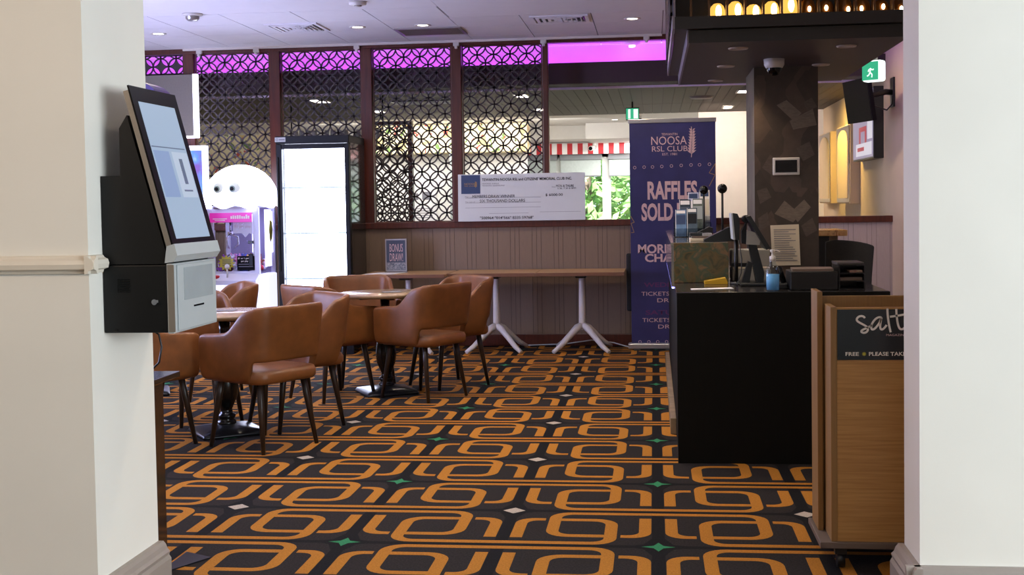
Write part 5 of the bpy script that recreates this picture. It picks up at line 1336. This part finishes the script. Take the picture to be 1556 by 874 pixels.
# office chair
t = thing('office_chair', 'black office chair behind the counter, before the gold stone ledge', 'chair', (1.20, 7.75, 0))
bk = BM()
NXB, NZB = 9, 7; gv = []
for side in (0, 1):
    rows = []
    for j in range(NZB):
        f = j/(NZB-1); row = []
        for i in range(NXB):
            u = i/(NXB-1)*2-1
            wv = 0.145*(0.92+0.12*f); x = 1.20+u*wv+0.03*f; y = 7.88-0.06*(1-u*u)*-1*0.5+0.05*f+(0.03 if side else 0.0)+0.05*u*u*-1
            z = 0.62+f*0.53-0.018*abs(u)**3*f - 0.015*u*f
            row.append(bk.verts.new((x, y, z)))
        rows.append(row)
    gv.append(rows)
for side in (0, 1):
    for j in range(NZB-1):
        for i in range(NXB-1): bk.faces.new((gv[side][j][i], gv[side][j][i+1], gv[side][j+1][i+1], gv[side][j+1][i]))
for j in range(NZB-1):
    for i in (0, NXB-1): bk.faces.new((gv[0][j][i], gv[0][j+1][i], gv[1][j+1][i], gv[1][j][i]))
for i in range(NXB-1):
    for j in (0, NZB-1): bk.faces.new((gv[0][j][i], gv[0][j][i+1], gv[1][j][i+1], gv[1][j][i]))
ob = obj('backrest', bk, 'fabric_black', t, smooth=True); md = ob.modifiers.new('round', 'BEVEL'); md.width = 0.012; md.segments = 3
obj('seat', box(0.98, 7.42, 0.46, 1.42, 7.86, 0.55, 0.03, 3), 'fabric_black', t)
obj('back_stem', tube([(1.20, 7.80, 0.48), (1.20, 7.93, 0.55), (1.20, 7.94, 0.75)], 0.02), 'plastic_black', t)
obj('gas_lift', tube([(1.20, 7.64, 0.08), (1.20, 7.64, 0.47)], 0.025), 'plastic_black', t)
for k in range(5):
    a = 2*PI*k/5+0.3; obj('base_arm', tube([(1.20, 7.64, 0.10), (1.20+0.22*math.cos(a), 7.64+0.22*math.sin(a), 0.07)], [0.022, 0.015]), 'plastic_black', t)
    obj('castor', add_sphere(BM(), (1.20+0.22*math.cos(a), 7.64+0.22*math.sin(a), 0.03), 0.03), 'plastic_black', t)
# gold stone ledge behind
t = thing('stone_ledge', 'gold brown stone topped ledge right of the slate column', 'ledge', (1.25, 10.1, 0))
obj('stone_top', box(0.75, 9.95, 1.12, 1.535, 10.5, 1.168, 0.006), 'marble_gold', t)
obj('front_panel', box(0.75, 10.02, 0, 1.40, 10.06, 1.12), 'plastic_black', t); obj('end_panel', box(1.40, 10.02, 0, 1.47, 10.45, 1.12), 'stone_pale', t)

# ================================================================== RIGHT WALL
for i, (ya, yb, lab) in enumerate(((13.9, 14.86, 'nearer tall mirror-faced box on the gold lit side wall'), (15.4, 16.4, 'farther tall mirror-faced box beside the slate column'))):
    t = thing('mirror_box', lab, 'mirror', (2.22, (ya+yb)/2, 1.36), 0, 'mirror boxes on the side wall')
    obj('carcass', box(2.175, ya, 1.36, XR, yb, 2.25, 0.004), 'wall_warm', t)
    obj('mirror_face', box(2.165, ya+0.02, 1.375, 2.175, yb-0.02, 2.235), 'mirror', t)
    sp = prism([(ya+0.25+0.3*math.cos(a), 2.08+0.12*math.sin(a)) for a in [2*PI*k/20 for k in range(20)]], 'x', 2.160, 2.1645)
    obj('arched_reflection', prism([(yb-0.1, 1.42), (yb-0.1, 2.05)]+[((ya+yb)/2+((yb-ya)/2-0.1)*math.cos(a), 2.05+0.15*math.sin(a)) for a in [PI*k/10 for k in range(1, 10)]]+[(ya+0.1, 2.05), (ya+0.1, 1.42)], 'x', 2.160, 2.1649), 'wall_warm', t)  # pale arch laid on the mirror face as a painted reflection
    sp.free()
t = thing('wall_television', 'wall television showing a lilac picture with a red logo', 'television', (2.24, 12.95, 1.8))
obj('case', box(2.18, 12.48, 1.815, XR, 13.72, 2.53, 0.006), 'plastic_black', t)
sc_ = obj('screen', box(2.176, 12.50, 1.835, 2.18, 13.70, 2.515), 'tv_picture', t)
obj('picture_band', box(2.174, 12.56, 1.86, 2.176, 13.5, 1.99), 'tv_white', sc_)
obj('picture_mark', add_box(add_box(box(2.173, 12.85, 1.99, 2.174, 12.95, 2.16), 2.173, 13.2, 1.99, 2.174, 13.3, 2.16), 2.173, 12.95, 2.11, 2.174, 13.2, 2.16), 'tv_red', sc_)
obj('picture_panel', box(2.173, 12.52, 2.02, 2.176, 12.8, 2.5), 'tv_white', sc_)
obj('picture_caption', box(2.173, 13.0, 1.91, 2.1738, 13.4, 1.95), 'tv_red', sc_)
t = thing('bracket_television', 'small black television tilted down on a swing arm high on the wall', 'television', (2.28, 12.0, 2.42))
TM = Matrix.Translation((1.915, 11.70, 2.325)) @ Matrix.Rotation(0.27, 4, 'Z') @ Matrix.Rotation(-0.14, 4, 'Y')
bm = box(-0.02, -0.27, -0.20, 0.02, 0.27, 0.20, 0.006); bm.transform(TM); obj('case', bm, 'tv_dark', t)
bm = box(-0.023, -0.255, -0.18, -0.019, 0.255, 0.185); bm.transform(TM); obj('screen', bm, 'tv_dark', t)
obj('wall_plate', box(2.262, 11.9, 2.28, XR, 12.06, 2.56, 0.004), 'base_plate', t)
obj('swing_arm', tube([(2.265, 11.98, 2.42), (2.19, 11.90, 2.42), (2.05, 11.78, 2.38), (1.93, 11.71, 2.34)], 0.028, 12), 'plastic_black', t)
obj('cable', tube([(1.96, 11.68, 2.33), (2.06, 11.7, 2.27), (2.18, 11.78, 2.24), (2.25, 11.9, 2.30), (2.265, 11.95, 2.38)], 0.007, 8), 'plastic_black', t)
t = thing('exit_sign', 'green lit running figure exit sign beside the canopy', 'exit sign', (1.5, 8.7, 2.36))
EM = Matrix.Translation((1.507, 8.6, 2.285)) @ Matrix.Rotation(-0.62, 4, 'Z')
def eb(x0, y0, z0, x1, y1, z1, mk, nm, bev=0.0, par=None):
    b_ = box(x0, y0, z0, x1, y1, z1, bev); b_.transform(EM); return obj(nm, b_, mk, par or t)
eb(-0.072, -0.04, -0.072, 0.072, 0.04, 0.072, 'exit_white', 'case', 0.018)
fc = eb(-0.066, -0.0425, -0.062, 0.05, -0.04, 0.062, 'exit_green', 'green_face')
rf = strokes_bm([[(-0.004, 0.018), (-0.008, -0.012)], [(-0.008, -0.012), (0.008, -0.024), (0.004, -0.045)], [(-0.008, -0.012), (-0.018, -0.03), (-0.03, -0.034)], [(-0.004, 0.014), (0.012, 0.004), (0.018, 0.012)], [(-0.004, 0.014), (-0.018, 0.008), (-0.02, -0.006)]], 0.008, -0.0435)
for k in range(12): pass
add_lathe(rf, [(0, 0), (0.008, 0)], (0.0, 0.0, 0.0), 12)
rf.transform(EM); obj('running_figure', rf, 'exit_white', fc)
eb(-0.02, -0.015, 0.072, 0.02, 0.015, 0.10, 'cam_white', 'bracket')
obj('ceiling_rod', tube([(1.507, 8.6, 2.38), (1.507, 8.6, CEIL)], 0.008), 'cam_white', t)

# ================================================================== MAGAZINE STAND
SY = 4.72
t = thing('magazine_stand', 'oak magazine stand on castors, half behind the right wall end', 'magazine stand', (0.9, 4.9, 0))
obj('base_board', box(0.62, SY-0.01, 0.082, 1.22, SY+0.36, 0.107, 0.003), 'grey_board', t)
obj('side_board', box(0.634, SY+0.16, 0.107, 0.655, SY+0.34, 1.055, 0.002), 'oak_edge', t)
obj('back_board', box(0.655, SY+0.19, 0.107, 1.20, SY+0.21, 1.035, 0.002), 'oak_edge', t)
obj('front_stile', box(0.663, SY+0.0, 0.107, 0.686, SY+0.17, 1.008, 0.002), 'oak_edge', t)
obj('front_panel', box(0.686, SY+0.004, 0.107, 1.20, SY+0.024, 1.005, 0.001), 'oak', t)
sg = obj('sign_panel', box(0.688, SY, 0.806, 1.19, SY+0.004, 0.998), 'sign_black', t)
for xx in (0.70, 1.12):
    for yy in (SY+0.03, SY+0.30):
        cb_ = BM(); add_tube(cb_, [(xx-0.014, yy, 0.031), (xx+0.014, yy, 0.031)], 0.03, 18); add_box(cb_, xx-0.022, yy-0.02, 0.055, xx+0.022, yy+0.02, 0.083)
        obj('castor', cb_, 'plastic_black', t)
def sp_(px, py): return (0.688+(px-203)*0.000362, 0.998-(py-160)*0.000347)
S1 = [[(484, 255), (478, 240), (455, 230), (425, 235), (402, 258), (402, 282), (430, 303), (475, 328), (512, 355), (518, 385), (500, 410), (470, 417), (446, 405), (452, 388), (490, 368), (535, 345), (560, 330)],
      [(655, 252), (640, 243), (610, 250), (578, 280), (553, 325), (548, 365), (562, 383), (590, 368), (628, 318), (652, 262)], [(656, 248), (646, 290), (638, 345), (645, 378), (665, 380), (690, 355), (706, 330)],
      [(714, 150), (716, 215), (724, 290), (736, 360), (747, 410)], [(804, 155), (806, 215), (814, 285), (824, 340), (838, 372), (858, 380), (880, 370), (893, 355)], [(740, 240), (800, 232), (860, 222), (905, 212)]]
obj('lettering', strokes_bm([[sp_(*p) for p in pl] for pl in S1], 0.0078, SY-0.0012), 'letter_white', sg)
a = sp_(702, 452); b_ = sp_(902, 428); text('MAGAZINE', 'letter_pink', sg, a[0], a[1], b_[0]-a[0], b_[1]-a[1], SY-0.0012)
a = sp_(286, 668); b_ = sp_(424, 627); text('FREE', 'letter_white', sg, a[0], a[1], b_[0]-a[0], b_[1]-a[1], SY-0.0012, 0.02)
a = sp_(525, 668); b_ = sp_(902, 625); text('PLEASE TAKE', 'letter_white', sg, a[0], a[1], b_[0]-a[0], b_[1]-a[1], SY-0.0012, 0.02)
bm = BM(); cxy = sp_(476, 647)
for k in range(4):
    a = PI*k/4; dx, dz = 0.0078*math.cos(a), 0.0078*math.sin(a); nx_, nz_ = -dz*0.16, dx*0.16
    bm.faces.new([bm.verts.new((cxy[0]+p, SY-0.0012-0.0001*k, cxy[1]+q)) for p, q in ((dx+nx_, dz+nz_), (-dx+nx_, -dz+nz_), (-dx-nx_, -dz-nz_), (dx-nx_, dz-nz_))])
obj('asterisk', bm, 'letter_yellow', sg)
